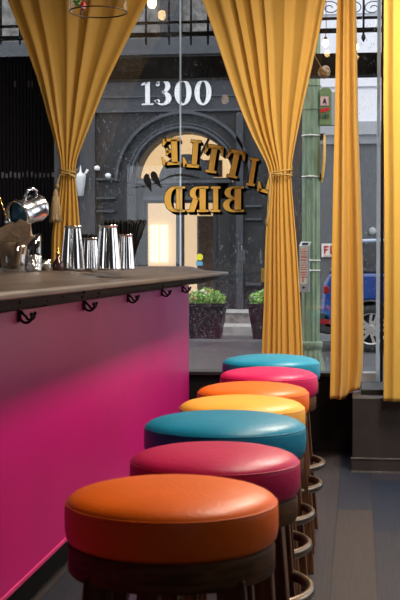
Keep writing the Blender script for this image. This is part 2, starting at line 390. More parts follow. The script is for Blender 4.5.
# ------------------------------------------------------------------ stools
def leather(name, col):
    return mat(name, col, .40, spec=.22, bump=.10, bscale=90, var=.07, vscale=7)
LC = {'orange': leather('orange_leather', (.74, .12, .004)), 'berry': leather('berry_leather', (.46, .012, .075)), 'teal': leather('teal_leather', (.008, .20, .33)),
      'yellow': leather('yellow_leather', (.86, .38, .05)), 'orange2': leather('bright_orange_leather', (.85, .14, .01)), 'pink': leather('pink_leather', (.60, .012, .10)),
      'teal2': leather('sea_teal_leather', (.010, .22, .35))}
def stool(x, y, sc, sz, seat, label, rot):
    t = thing('bar_stool', label, 'stool', (x, y, 0), 'round padded bar stools along the bar')
    T = Matrix.Rotation(rot, 4, 'Z')
    O = Vector((x, y, 0))
    W = Matrix.Translation(O) @ Matrix.Diagonal((sc, sc, sz, 1)) @ T
    r = .191
    prof = [(0, .742), (.05, .7412), (.1, .738), (.14, .7325), (.165, .7265), (.178, .721), (.1855, .715), (.189, .7105), (.1905, .706), (.1915, .70), (r+.001, .68), (r+.0005, .66), (r-.002, .648), (r-.007, .641), (r-.014, .637), (0, .637)]
    c = MB().lathe(prof, 72, T=W).build('seat_cushion', LC[seat], t)
    ring = [W @ Vector((.1893*cos(a*PI/36), .1893*sin(a*PI/36), .7085)) for a in range(72)]
    MB().tube(ring, .0017, 6, closed=True).build('piping', LC[seat], c)
    MB().lathe([(0, .637), (.184, .637), (.186, .63), (.186, .592), (.183, .586), (.168, .585), (.166, .60), (0, .60)], 64, T=W).build('seat_apron', 'apron', t)
    for sx, sy in ((1,1), (1,-1), (-1,-1), (-1,1)):
        m = MB()
        top, bot, hw, hb = .112, .160, .025, .021
        vs = [W @ Vector((sx*top+a*hw, sy*top+b*hw, .6)) for a, b in ((-1,-1),(1,-1),(1,1),(-1,1))]+[W @ Vector((sx*bot+a*hb, sy*bot+b*hb, 0)) for a, b in ((-1,-1),(1,-1),(1,1),(-1,1))]
        m.add(vs, [(0,1,2,3),(7,6,5,4),(0,4,5,1),(1,5,6,2),(2,6,7,3),(3,7,4,0)]).build('leg', 'leg', t, bevel=.004)
    # foot ring: flattened half-round band outside the legs, bolted on
    rr = .203; rz = .30
    m = MB(); n = 64; sec = []
    for k in range(10):
        a = 2*PI*k/10; sec.append((.012*cos(a), .0145*sin(a)))
    m.lathe([(rr+a, rz+b) for a, b in sec]+[(rr+sec[0][0], rz+sec[0][1])], n, T=W)
    fr = m.build('foot_ring', 'steel', t)
    for sx, sy in ((1,1), (1,-1), (-1,-1), (-1,1)):
        d = Vector((sx, sy, 0)).normalized()
        MB().tube([W @ (d*(rr+.006)+Vector((0,0,rz))), W @ (d*(rr+.0155)+Vector((0,0,rz)))], .0065, 12).build('bolt', 'bolt', fr)
    return t
SY = [2.20, 2.68, 3.13, 3.65, 4.12, 4.65, 5.10]
SPX = [171.6, 215, 225, 242, 253, 268.6, 271]
SC = [1.012, .98, 1.085, .985, .985, .965, 1.06]
SZ = [1.005, .998, 1.02, 1.0, .993, 1.0, 1.02]
SL = [('orange', 'round bar stool with burnt orange leather seat, nearest of the row'),
      ('berry', 'round bar stool with berry red seat directly behind the nearest orange one'),
      ('teal', 'round bar stool with wide teal seat, third from the camera'),
      ('yellow', 'round bar stool with yellow seat, the only yellow one'),
      ('orange2', 'round bar stool with bright orange seat behind the yellow one'),
      ('pink', 'round bar stool with pink magenta seat in front of the farthest teal one'),
      ('teal2', 'round bar stool with teal seat, farthest of the row near the window')]
for i in range(7):
    p = U(SPX[i], 400, SY[i]); stool(p.x, SY[i], SC[i], SZ[i], SL[i][0], SL[i][1], [.05, -.04, .02, .06, -.03, .03, 0][i])

# ------------------------------------------------------------------ curtains
def smooth_interp(rows, z):
    for a, b in zip(rows, rows[1:]):
        if a[0] >= z >= b[0]:
            t = (a[0]-z)/(a[0]-b[0]) if a[0] != b[0] else 0
            return [a[i]+(b[i]-a[i])*t for i in range(1, len(a))]
    return list(rows[0][1:]) if z > rows[0][0] else list(rows[-1][1:])
def curtain(name, label, Y0, pix, folds, m, seed, hem=True, sharp=.35, tilt=0, bottomvar=0, rise=0):
    """pix rows: (py, pxl, pxr, depth of folds in m) top to bottom"""
    rr = random.Random(seed)
    rows = []
    for py, l, r, a in pix:
        p = U(l, py, Y0); q = U(r, py, Y0); rows.append(((p.z+q.z)/2, p.x, q.x, a))
    z1 = rows[0][0]; z0 = rows[-1][0]; nz = 110; nu = folds*14
    ph = [rr.uniform(.55, 1.35) for _ in range(folds+2)]; ww = [rr.uniform(.6, 1.5) for _ in range(folds)]
    tot = sum(ww); cum = [0]
    for q in ww: cum.append(cum[-1]+q/tot)
    dr = [rr.uniform(-.5, .5) for _ in range(folds+2)]
    vs = []; fs = []
    sm = []
    for i in range(nz+1):
        z = z1+(z0-z1)*i/nz
        # average a little for smooth outline
        acc = [0, 0, 0]
        for d in (-.05, -.025, 0, .025, .05):
            q = smooth_interp(rows, min(z1, max(z0, z+d)))
            for k in range(3): acc[k] += q[k]/5
        sm.append((z, *acc))
    for i, (z, xl, xr, a) in enumerate(sm):
        for k in range(nu+1):
            u = k/nu; fi = 0
            while fi < folds-1 and u > cum[fi+1]: fi += 1
            fr = (u-cum[fi])/(cum[fi+1]-cum[fi]); c = fi+fr
            g = ph[fi]*(1-fr)+ph[fi+1]*fr
            s1 = sin(2*PI*c+dr[fi]*(1-fr)*sin(z*1.5)+dr[fi+1]*fr*sin(z*1.5))
            s1 = s1*(1.15-.35*s1*s1)+.16*(1-s1)*sin(4*PI*c+1)
            wave = s1+.25*sin(PI*c*1.37+z*.7+seed*2)+.045*sin(6*PI*c+z*2.4+seed)
            x = xl+(xr-xl)*(u+sharp/folds/8*sin(4*PI*c+.5)*sin(PI*u))
            y = Y0+(.72 if folds < 6 else .58)*a*g*wave+tilt*(u-.5)
            zz = z+rise*max(0, min(1, (u-.5)/.25))*((z1-z)/(z1-z0))**3+(bottomvar*sin(2*PI*c*.5) if i == nz else 0)
            vs.append((x, y, zz))
    for i in range(nz):
        for k in range(nu):
            a = i*(nu+1)+k; fs.append((a, a+1, a+nu+2, a+nu+1))
    o = MB().add(vs, fs, True)
    return tag(o.build(name, m, solid=.003), label, 'curtain', 'mustard curtains at the window')
ztop = 3.04
def toprow(py, l, r, a): return (py, l, r, a)
c1 = curtain('curtain', 'mustard curtain at the left, tied with rope and straw tassel', 7.08,
        [(-68, -14, 190, .030), (0, 8, 149, .026), (40, 24, 128, .022), (80, 38, 108, .02), (110, 46, 96, .018), (135, 53, 86, .015), (155, 58.5, 78, .012), (168, 61, 74.5, .009), (178, 60.5, 75, .010), (195, 58, 77, .013), (230, 52, 80, .016), (264.6, 51, 82, .018)],
        6, 'curtain', 3)
c2 = curtain('curtain', 'mustard curtain in the middle, gathered by a plain rope', 7.05,
        [(-70, 176, 352, .028), (0, 203, 326, .026), (40, 217, 318, .024), (80, 230, 309, .022), (110, 241, 302, .020), (140, 254, 296, .016), (158, 264, 292.5, .011), (170, 269.5, 291, .010), (180, 269.5, 291, .011), (210, 267, 293.5, .014), (250, 265, 297, .016), (300, 264, 300, .018), (350, 262, 302.5, .019), (398, 260, 304, .02)],
        7, 'curtain', 11)
c3 = curtain('curtain', 'narrow bright mustard curtain hanging straight over the platform corner', 6.98,
        [(-70, 340, 353, .04), (0, 337.5, 356, .04), (60, 336, 357, .042), (120, 335, 358, .045), (200, 333, 361, .048), (280, 331.5, 363, .05), (350, 331, 363.5, .05), (385, 330.5, 362, .05), (399, 330, 359, .05)],
        2, 'curtain', 8, sharp=.1, tilt=.05, rise=.05)
c4 = curtain('curtain', 'bright yellow mustard curtain cut off by the right edge', 6.62,
        [(-75, 385, 470, .02), (0, 384, 470, .02), (100, 383.5, 470, .02), (200, 384.5, 470, .02), (300, 384.5, 470, .02), (402, 383.5, 470, .02)],
        5, 'curtain_lit', 9)

def rope_ring(pxl, pxr, py, Y, ry, dip=0, turns=2, r=.006):
    a = U(pxl, py, Y); b = U(pxr, py, Y); c = (a+b)/2; rx = (b.x-a.x)/2
    pts = []
    N_ = 40*turns
    for k in range(N_):
        th = 2*PI*k/40; q = k/N_
        pts.append((c.x+rx*cos(th), c.y-ry*sin(th), c.z+(.018*(q-.5)*turns)+dip*cos(th)))
    return pts
# left tieback with tassel
p0 = U(67.5, 173, 7.08)
t = thing('curtain_tieback', 'ochre rope tieback with straw coloured tassel on the left curtain', 'tieback', tuple(p0))
MB().tube(rope_ring(59.5, 76, 172, 7.08, .045, -.006), .006, 8).build('rope_loop', 'rope', t)
a = U(60, 174, 7.03); b = U(57, 186, 7.02); c = U(56, 191, 7.02)
MB().tube([U(76, 178, 7.02), U(68, 173.5, 7.015), a, U(58, 181, 7.02), b, c], .006, 8).ball(tuple(b), .014, 12).build('rope_end', 'rope', t)
cc = U(55.5, 190, 7.02)
m = MB().lathe([(0, .006), (.010, .0), (.016, -.02), (.014, -.028), (.018, -.04), (.026, -.10), (.033, -.17), (.034, -.175), (0, -.178)], 24, c=tuple(cc))
m.build('tassel', 'tassel', t)
m = MB()
for k in range(70):
    th = R.uniform(0, 2*PI); r1 = R.uniform(.03, .037)
    m.tube([cc+Vector((.017*cos(th), .017*sin(th), -.035)), cc+Vector((.027*cos(th), .027*sin(th), -.10)), cc+Vector((r1*cos(th), r1*sin(th), -.18-R.uniform(0, .012)))], .0014, 4)
m.build('tassel_fringe', 'tassel', t)
p0 = U(280, 172, 7.05)
t = thing('curtain_tieback', 'plain ochre rope tieback around the middle curtain', 'tieback', tuple(p0))
MB().tube(rope_ring(268.5, 292, 171, 7.05, .042, .016, 1, .005), .005, 8).build('rope_loop', 'rope', t)
MB().tube(rope_ring(268.5, 292, 174, 7.05, .044, 0, 1, .005), .005, 8).build('rope_loop', 'rope', t)
q = [U(x, y, 7.01) for x, y in ((270, 172), (270.5, 182), (269, 195), (269.5, 205), (267, 220), (266.5, 226))]
MB().tube(q, [.005, .006, .008, .006, .007, .009], 8).build('rope_end', 'rope', t)

# ------------------------------------------------------------------ ribbed black panel at the far left
a = U(-60, 58, 7.22); b = U(52, 58, 7.22); 
t = thing('ribbed_panel', 'black vertically ribbed panel behind the bar at the left', 'panel', (a.x, 7.24, 0))
m = MB(); x = a.x
while x < b.x:
    w_ = R.uniform(.018, .026)
    m.box((x, 7.22+R.uniform(0, .006), 0), (x+w_-.004, 7.25, a.z)); x += w_
m.box((a.x, 7.238, 0), (b.x, 7.262, a.z))
m.build('rib_board', 'panel', t)
pale = mat('dim_pale_mark', (.12, .13, .15), .5, var=.5, vscale=50)  # small pale marks laid over the ribs
for k in range(13):
    m = MB(); q = U(2+k*4.2, 174+R.uniform(-1, 1), 7.212)
    m.box((q.x-.004, 7.21, q.z-.02), (q.x+R.uniform(.002, .01), 7.22, q.z+R.uniform(.004, .018))); m.build('pale_mark', pale, t)
for px in (14, 28, 31):
    q = U(px, 84, 7.212); MB().box((q.x, 7.21, q.z-.018), (q.x+.01, 7.22, q.z+.02)).build('pale_mark', pale, t)

# ------------------------------------------------------------------ lettering on the glass
def arcp(cx, cy, rx, ry, a0, a1, n=14): return [(cx+rx*cos(radians(a0+(a1-a0)*k/n)), cy+ry*sin(radians(a0+(a1-a0)*k/n))) for k in range(n+1)]
def glyph(ch):
    """list of convex polygons in a unit-high cell, and its width"""
    P = []
    def rc(x0, y0, x1, y1): P.append([(x0,y0),(x1,y0),(x1,y1),(x0,y1)])
    def st(o, i):
        for k in range(len(o)-1): P.append([o[k], o[k+1], i[k+1], i[k]])
    sw = .22
    if ch == 'I':
        rc(.13, .08, .13+sw, .92); rc(.03, 0, .45, .09); rc(.03, .91, .45, 1); wd = .48
    elif ch == 'L':
        rc(.12, .08, .12+sw, .92); rc(.02, 0, .62, .12); rc(.02, .91, .44, 1); P.append([(.55,0),(.68,0),(.74,.36),(.66,.34),(.5,.12)]); wd = .74
    elif ch == 'T':
        rc(.26, .08, .26+sw, .9); rc(.16, 0, .58, .09); rc(.05, .87, .69, 1); P.append([(0,.66),(.07,.68),(.16,.87),(.08,1),(.03,1)]); P.append([(.74,.66),(.71,1),(.66,1),(.58,.87),(.67,.68)]); wd = .74
    elif ch == 'E':
        rc(.1, .05, .1+sw, .95); rc(.0, 0, .58, .11); rc(.0, .89, .56, 1); rc(.3, .46, .5, .55); P.append([(.5,0),(.64,0),(.7,.3),(.63,.28),(.48,.11)])
        P.append([(.48,.89),(.6,.74),(.66,.73),(.62,1),(.5,1)]); P.append([(.46,.37),(.52,.37),(.52,.64),(.46,.64),(.42,.5)]); wd = .7
    elif ch == 'B':
        rc(.1, .04, .1+sw, .96); rc(.0, 0, .38, .09); rc(.0, .91, .38, 1); rc(.3, .48, .4, .56)
        st(arcp(.36, .76, .3, .24, -90, 90), arcp(.36, .76, .1, .16, -90, 90)); st(arcp(.38, .27, .34, .27, -90, 90), arcp(.38, .27, .12, .18, -90, 90)); wd = .72
    elif ch == 'R':
        rc(.1, .06, .1+sw, .94); rc(.0, 0, .42, .09); rc(.0, .91, .38, 1); rc(.3, .46, .4, .55)
        st(arcp(.36, .735, .32, .265, -90, 90), arcp(.36, .735, .11, .18, -90, 90)); P.append([(.36,.5),(.56,.52),(.7,.09),(.48,.09)]); rc(.5, 0, .78, .09); wd = .78
    elif ch == 'D':
        rc(.1, .04, .1+sw, .96); rc(.0, 0, .38, .09); rc(.0, .91, .38, 1); st(arcp(.36, .5, .4, .5, -90, 90, 20), arcp(.36, .5, .16, .4, -90, 90, 20)); wd = .76
    elif ch == '1':
        rc(.17, .05, .36, .97); rc(.03, 0, .5, .06); P.append([(.0,.78),(.17,.80),(.36,1),(.28,1),(.02,.84)]); wd = .5
    elif ch == '0':
        st(arcp(.3, .5, .3, .51, 0, 360, 32), arcp(.3, .5, .12, .44, 0, 360, 32)); wd = .6
    elif ch == '3':
        st(arcp(.26, .75, .27, .26, 160, -90, 18), arcp(.22, .75, .13, .2, 160, -90, 18)); st(arcp(.26, .27, .31, .28, 90, -165, 20), arcp(.22, .27, .15, .21, 90, -165, 20))
        P.append(arcp(.08, .83, .075, .075, 0, 330, 10)); P.append(arcp(.08, .16, .08, .08, 0, 330, 10)); wd = .57
    return P, wd
YG = YF+.05
p0 = U(205, 178, YG)
t = thing('window_lettering', 'mirrored gold serif lettering with black shadow on the window glass', 'lettering', tuple(p0))
def letter(ch, pxl, pxr, pyt, pyb, rot, par, mirror=True, Y=YG, mt='goldleaf', shadow=True, name='letter'):
    P, wd = glyph(ch)
    a = U(pxl, (pyt+pyb)/2, Y); b = U(pxr, (pyt+pyb)/2, Y); top = U(pxl, pyt, Y); bot = U(pxl, pyb, Y)
    hx = top.z-bot.z; wx = b.x-a.x; c = (a+b)/2
    def place(dx, dz, grow, y0, y1):
        m = MB()
        for poly in P:
            q = []
            for x, z in poly:
                x = (x/wd-.5)*(wx); z = (z-.5)*hx
                if mirror: x = -x
                q.append((x, z))
            if grow:
                cx = sum(k[0] for k in q)/len(q); cz = sum(k[1] for k in q)/len(q)
                q = [(k[0]+grow*(1 if k[0] > cx else -1), k[1]+grow*(1 if k[1] > cz else -1)) for k in q]
            q = [(c.x+dx+x*cos(rot)-z*sin(rot), c.z+dz+x*sin(rot)+z*cos(rot)) for x, z in q]
            m.prism(q, y0, y1)
        return m
    g = place(0, 0, 0, Y-.0035, Y-.0022).build(name, mt, par)
    if shadow:
        m = place(0, 0, .0035, Y-.0018, Y-.001)
        for k in range(1, 5):
            mm = place(.0042*k, -.0045*k, .0005, Y-.0018, Y-.001); m.add(mm.v, mm.f)
        m.build('letter_shadow', 'black', g)
for ch, l, r, tp, bt, ro in (('E', 161.5, 180, 138.5, 165, 2), ('L', 183, 200.5, 140, 167.5, -5), ('T', 203.5, 222.5, 145, 173, -9), ('T', 225.5, 244, 150, 178, -12), ('I', 247.5, 257.5, 158, 186, -9), ('L', 259, 276, 165, 193, -14),
                              ('D', 164.5, 185, 186.5, 212, 0), ('R', 187, 208.5, 186.5, 212, 0), ('I', 210.5, 221, 186.5, 212, 0), ('B', 223, 244, 186.5, 212, 0)):
    letter(ch, l, r, tp, bt, radians(ro), t)
# bird emblem
t = thing('bird_emblem', 'black silhouette of two birds on a branch on the glass', 'emblem', tuple(U(152, 182, YG)))
def sil(pts, name):
    MB().prism([(q.x, q.z) for q in (U(x, y, YG) for x, y in pts)], YG-.003, YG-.0015).build(name, 'black', t)
sil([(144, 176), (146, 173.5), (149, 174.5), (150, 178), (151.3, 183), (151.5, 187), (152, 191.5), (149.8, 190), (147.5, 187), (144.5, 183), (143.6, 179)], 'bird')
sil([(150.5, 174), (152, 171.5), (155, 171.5), (157, 174), (159, 179), (160, 183), (162.5, 188), (160, 187.5), (157, 184.5), (153.5, 181), (151, 177.5)], 'bird')
br = [(132, 187.5), (138, 187), (145, 186.5), (152, 184.5), (160, 181), (168, 177), (176, 175), (184, 175), (192, 176.5), (201, 178.5)]
th = [.5, .6, .6, .8, .9, 1.2, 1.6, 2.0, 1.8, .4]
o_ = [(x, y-d*.65) for (x, y), d in zip(br, th)]; i_ = [(x, y+d*.65) for (x, y), d in zip(br, th)]
f2 = lambda L: [(q.x, q.z) for q in (U(x, y, YG) for x, y in L)]
MB().strip(f2(o_), f2(i_), YG-.003, YG-.0015).build('branch', 'black', t)

# ------------------------------------------------------------------ things on the bar
ZB = 1.1135
def on_bar(px, y): return U(px, 270, y).x
def shaker(px, y, h, rt_, rb, label):
    x = on_bar(px, y)
    t = thing('cocktail_shaker', label, 'shaker', (x, y, ZB), 'steel shaker tins on the bar')
    MB().lathe([(0, 0), (rb*.96, 0), (rb, .004), (rb-.0004, .008), (rb+(rt_-rb)*.5, h*.5), (rt_-.0008, h-.011), (rt_-.001, h-.006), (rt_+.0008, h-.005), (rt_+.001, h-.001), (rt_-.0003, h), (rt_-.0018, h-.002), (rb-.003, .006), (0, .005)], 48, c=(x, y, ZB)).build('tin_body', 'chrome', t)
    MB().lathe([(rt_-.0002, h-.0045), (rt_+.0022, h-.004), (rt_+.0025, h-.002), (rt_+.0018, h+.0002), (rt_-.0004, h)], 48, c=(x, y, ZB)).build('rolled_rim', 'chrome', t)
    return x
# tins stand mouth down: wide base, narrow top
YS = 4.3
shaker(73, YS, .158, .030, .043, 'tall steel shaker tin, leftmost beside the left curtain')
shaker(91, YS+.14, .118, .024, .030, 'short steel tin between the two tall shakers')
shaker(108.5, YS, .160, .031, .045, 'tall steel shaker tin in front of the black straws')
shaker(126, YS+.1, .130, .023, .032, 'short steel tin, rightmost on the bar')
def straws(px, y, n, h, spread, label, hold=.09):
    x = on_bar(px, y)
    t = thing('straw_holder', label, 'straws', (x, y, ZB), 'black straws standing on the bar')
    MB().lathe([(0, 0), (.028, 0), (.033, hold), (.031, hold), (.026, .004), (0, .004)], 32, c=(x, y, ZB)).build('holder_cup', 'black', t)
    m = MB()
    for k in range(n):
        a = R.uniform(0, 2*PI); q = sqrt(R.random()); b0 = Vector((x+.018*q*cos(a), y+.018*q*sin(a), ZB+.006))
        e = Vector((x+spread*q*cos(a), y+.4*spread*q*sin(a), ZB+h+R.uniform(-.012, .006)))
        m.tube([b0, (b0*.45+e*.55), e], .003, 5)
    o = m.build('straw_bunch', 'straw', t); o['kind'] = 'stuff'
straws(125, YS+.32, 330, .185, .085, 'fan of black straws standing behind the right steel tins')
straws(90, YS+.34, 90, .132, .034, 'small bunch of black straws behind the short steel tin')
# napkin glass
y = 3.62; x = on_bar(13, y)
t = thing('napkin_glass', 'clear tumbler stuffed with folded brown paper napkins at the bar end', 'glass', (x, y, ZB))
MB().lathe([(0, 0), (.030, 0), (.034, .01), (.041, .092), (.0395, .092), (.032, .012), (0, .008)], 40, c=(x, y, ZB)).build('tumbler', 'tumbler', t)
MB().lathe([(0, .012), (.027, .012), (.035, .09), (0, .09)], 24, c=(x, y, ZB)).build('napkin_bundle', 'napkin2', t)
for k in range(9):
    d = (k-4)*.007
    e = [( -.085+.004*k, .115-.004*k), (-.03, .095), (.03, .085), (.062-.004*k, .150-.006*k), (.05-.004*k, .158-.006*k), (-.0, .135-.004*k), (-.07+.004*k, .125-.004*k)]
    e = [(-.028, .02), (-.036, .075), (-.06, .074+.006*k), (-.058, .082+.006*k), (-.01, .112+.005*k), (.030, .160-.003*k), (.064-.002*k, .142-.004*k), (.062, .108), (.036, .082), (.026, .02)]
    MB().prism([(x+a_, ZB+b_) for a_, b_ in e], y+d-.0012, y+d+.0022).build('napkin', 'napkin' if k % 2 else 'napkin2', t)
# metal jug lying tilted across the napkins
y = 3.72; p = U(28, 211, y)
t = thing('metal_jug', 'silver metal jug with loop handle lying tilted above the brown napkins', 'jug', tuple(p))
dz = -Vector((-.42, -.86, -.26)).normalized(); upv = Vector((.25, 0, 1)); dx = -(upv-dz*upv.dot(dz)).normalized(); dy = dz.cross(dx)
T = Matrix.Translation(p) @ Matrix((( dx.x, dy.x, dz.x, 0), (dx.y, dy.y, dz.y, 0), (dx.z, dy.z, dz.z, 0), (0, 0, 0, 1))) @ Matrix.Scale(1.1, 4)
o = MB().lathe([(0, .055), (.03, .055), (.036, .05), (.04, .035), (.037, .03), (.036, .0), (.037, -.035), (.041, -.042), (.041, -.05), (.036, -.052), (.0355, -.03), (.034, .03), (0, .035)], 48, T=T).build('jug_body', 'silver', t)
MB().lathe([(0, -.030), (.03, -.031), (.033, -.033), (.033, -.036), (.0, -.036)], 32, T=T).build('mouth_reflection', 'blue', t)  # disc painted with the blue reflection inside the mouth
hp = [T @ Vector(v) for v in ((-.035, 0, .035), (-.05, 0, .038), (-.062, 0, .02), (-.06, 0, -.002), (-.046, 0, -.012), (-.035, 0, -.01))]
MB().tube(hp, .0042, 10).build('handle', 'silver', t)
y = 3.8; x = on_bar(33, y)
t = thing('highball_glass', 'clear ribbed highball glass under the silver jug', 'glass', (x, y, ZB))
MB().lathe([(0, 0), (.024, 0), (.026, .118), (.0245, .118), (.0225, .006), (0, .006)], 32, c=(x, y, ZB)).build('glass_body', 'tumbler', t)
MB().lathe([(.0265, .004), (.0275, .05), (.026, .052), (.025, .004)], 32, c=(x, y, ZB)).build('foil_sleeve', 'mirrorcup', t)
y = 4.2; x = on_bar(45, y)
tag(MB().lathe([(0, 0), (.021, 0), (.022, .038), (.0205, .038), (.0195, .005), (0, .005)], 32, c=(x, y, ZB)).build('shot_cup', 'mirrorcup'), 'small patterned silver cup beside the napkin glass', 'cup')
y = 4.15; x = on_bar(58, y)
t = thing('bitters_bottle', 'small dark bottle with gold pour spout left of the shakers', 'bottle', (x, y, ZB))
MB().lathe([(0, 0), (.017, 0), (.019, .004), (.019, .022), (.015, .032), (.007, .042), (.006, .054), (0, .054)], 28, c=(x, y, ZB)).build('bottle_body', 'bottle', t)
MB().lathe([(0, .054), (.008, .054), (.008, .060), (.004, .064), (.003, .078), (0, .08)], 20, c=(x, y, ZB)).build('pour_spout', 'gold', t)
# twisted bar spoon
y = 3.66; a = U(-3, 188, y); b = U(8, 222, y)
a = Vector((a.x, y-.01, a.z)); 
base = Vector((on_bar(10, y)+.004, y, ZB+.012))
t = thing('bar_spoon', 'twisted brass bar spoon leaning out at the left edge', 'spoon', tuple(base))
pts = [b+(a-b)*k/30 for k in range(31)]
MB().tube([p_+Vector((.0016*cos(k*1.3), 0, .0016*sin(k*1.3))) for k, p_ in enumerate(pts)], .0025, 6).build('twisted_handle', 'gold', t)
MB().ball(tuple(b), .009, 12, (1, .5, 1.2)).build('spoon_bowl', 'silver', t)

# ------------------------------------------------------------------ pendant shade hanging at the top left, with a little ornament
yP = 5.0; p = U(98, 12, yP); rP = .118
t = thing('pendant_shade', 'clear glass pendant shade with thin wire rim at the top left', 'lamp', (p.x, yP, ZC), None)
MB().lathe([(rP, 0), (rP, .26), (.05, .34), (.02, .36)], 56, c=(p.x, yP, p.z)).build('glass_shade', clear('shade_glass', (.95, .93, .9), .12), t)
MB().tube([(p.x+rP*cos(k*PI/30), yP+rP*sin(k*PI/30), p.z) for k in range(60)], .0028, 8, closed=True).build('wire_rim', 'wire', t)
MB().lathe([(0, .34), (.022, .34), (.026, .36), (.02, .42), (.006, .44), (.004, ZC-p.z), (0, ZC-p.z)], 24, c=(p.x, yP, p.z)).build('cap_and_rod', 'wire', t)
MB().ball((p.x, yP, p.z+.27), .03, 14, (1, 1, 1.3)).build('light_bulb', mat('frosted_bulb', (.9, .85, .75), .3, var=.02, emit=(1, .75, .45), es=3), t)
q = U(83, 6, yP-.10)
t2 = thing('bird_ornament', 'tiny red and white bird ornament with green leaf clipped to the pendant shade', 'ornament', tuple(q))
MB().ball(tuple(q), .012, 14, (.9, .9, 1.5)).build('ornament_body', 'red', t2)
MB().ball((q.x+.001, q.y-.006, q.z-.006), .0075, 12, (1, 1, .8)).build('ornament_belly', 'white', t2)
MB().tube([(q.x-.004, q.y, q.z-.014), (q.x-.010, q.y+.0, q.z-.03), (q.x-.004, q.y, q.z-.045), (q.x+.003, q.y, q.z-.052)], [.004, .004, .003, .0015], 8).build('ornament_tail', 'wire', t2)
MB().tube([(q.x, q.y, q.z), (q.x+.004, q.y+.01, q.z+.016), (q.x+.006, yP-.085, q.z+.01)], .002, 6).build('ornament_clip', 'wire', t2)
m = MB()
for dx, dz, an in ((-.022, .006, .4), (-.018, .02, -.5), (-.03, .018, .1)):
    m.ball((0, 0, 0), .012, 10, (1, .25, .5), T=Matrix.Translation((q.x+dx, q.y, q.z+dz)) @ Matrix.Rotation(an, 4, 'Y'))
m.build('ornament_leaf', 'green', t2)

# ------------------------------------------------------------------ string lights just inside the glass
def bulb(px, py, Y, label, r=.018):
    p = U(px, py, Y)
    t = thing('string_bulb', label, 'light bulb', tuple(p), 'warm bulbs on the string at the window top')
    MB().ball(tuple(p), r, 16, (1, 1, 1.25)).build('glass_bulb', 'bulb', t)
    MB().lathe([(0, .03), (.009, .03), (.010, .015), (.011, r*1.05), (0, r)], 16, c=tuple(p+Vector((0, 0, .004)))).build('bulb_socket', 'socket', t)
    MB().tube([p+Vector((0, 0, .03)), p+Vector((.004, 0, .09)), p+Vector((-.004, 0, ZC-p.z))], .0018, 6).build('bulb_cord', 'wire', t)
    return p
bulb(152, 3, 7.25, 'glowing warm bulb at the top between the two tied curtains', .026)
bulb(325.5, 43, 7.25, 'glowing warm bulb right of the middle curtain top')
bulb(355.5, 47, 7.25, 'glowing warm bulb beside the narrow straight curtain')
# hanging octagonal reflector on a cord
Y = 7.28; p = U(324, 72.5, Y); q = U(316, 58, Y)
t = thing('hanging_socket', 'small dangling faceted brass fitting on a cord right of the middle curtain', 'light fitting', tuple(p))
T = Matrix.Translation(p) @ Matrix.Rotation(radians(25), 4, 'Z') @ Matrix.Rotation(radians(62), 4, 'X')
MB().lathe([(0, -.028), (.024, -.028), (.036, -.014), (.038, .016), (.026, .026), (0, .026)], 8, T=T).build('faceted_cap', 'socket', t, bevel=.002)
MB().lathe([(0, .024), (.02, .024), (.022, .04), (.017, .04), (.016, .03), (0, .03)], 16, T=T).build('bulb_mouth', 'white', t)
MB().tube([p+Vector((-.01, 0, .015)), p+Vector((-.02, 0, .04)), q, q+Vector((-.03, 0, .08)), Vector((q.x-.05, q.y, ZC))], .002, 6).build('cord', 'tassel', t)

# ------------------------------------------------------------------ outside: header, grille
Yh = YF+.20
a = U(0, 57+2.2, Yh); zt = U(250, 55, Yh).z; zb = U(250, 77.5, Yh).z
t = thing('iron_header', 'black iron header beam across the top of the window', 'beam', (0, Yh, zb))
MB().box((XL, Yh, zb), (XR, Yh+.10, zt)).build('beam', 'headerblack', t)
MB().box((XL, Yh-.02, zb), (XR, Yh, zb+.012)).build('beam_flange', 'headerblack', t)
m = MB()
xx = .0
while xx < 1.2: m.box((xx, Yh-.006, zb+.02), (xx+.008, Yh, zt-.03)); xx += .02
m.build('beam_louvre', 'headerblack', t)
for xh in (XL+.05, XR-.09): MB().box((xh, YF+.1, zt-.002), (xh+.04, Yh+.08, 2.9)).build('hanger', 'headerblack', t)
t = thing('iron_grille', 'black wrought iron grille with bars and scrolls above the header', 'grille', (0, Yh+.05, zt))
z1 = U(250, 21, Yh+.05).z; z2 = U(250, 33, Yh+.05).z
MB().box((XL, Yh+.03, z1-.008), (XR, Yh+.045, z1+.008)).build('top_rail', 'headerblack', t)
MB().box((XL, Yh+.03, z2-.014), (XR, Yh+.05, z2+.014)).build('bottom_rail', 'headerblack', t)
for px in (-22, 1, 20, 146, 169, 191, 208, 231, 255, 277, 300):
    q = U(px, 45, Yh+.04)
    MB().tube([(q.x, Yh+.04, q.z), (q.x, Yh+.04, q.z+.02), (q.x, Yh+.04, 2.95)], [.004, .008, .008], 8).build('grille_bar', 'headerblack', t)
q = U(363.5, 42, Yh+.04)
MB().tube([(q.x, Yh+.04, q.z), (q.x, Yh+.04, q.z+.02), (q.x, Yh+.04, q.z+.035), (q.x, Yh+.04, q.z+.05), (q.x, Yh+.04, 2.95)], [.002, .013, .013, .007, .007], 10).build('finial_bar', 'headerblack', t)
for sx, c in ((-1, 353), (1, 373), (-1, 330)):
    q = U(c, 8, Yh+.04); pts = []
    for k in range(34):
        th = k*.28; r_ = .012+.0016*k
        pts.append((q.x-sx*r_*cos(th)*1, Yh+.04, q.z+r_*sin(th)*.7))
    MB().tube(pts, .003, 6).build('scroll', 'headerblack', t)

# ------------------------------------------------------------------ outside ground
struct('sidewalk', MB().box((-9, YF+.13, -.12), (9, 10.6, .0)), 'pave')
struct('street', MB().box((-14, 10.6, -.3), (14, 17.5, -.02)), 'street')
struct('sidewalk_far', MB().box((-14, 17.5, -.2), (14, 24.2, .0)), 'pave')

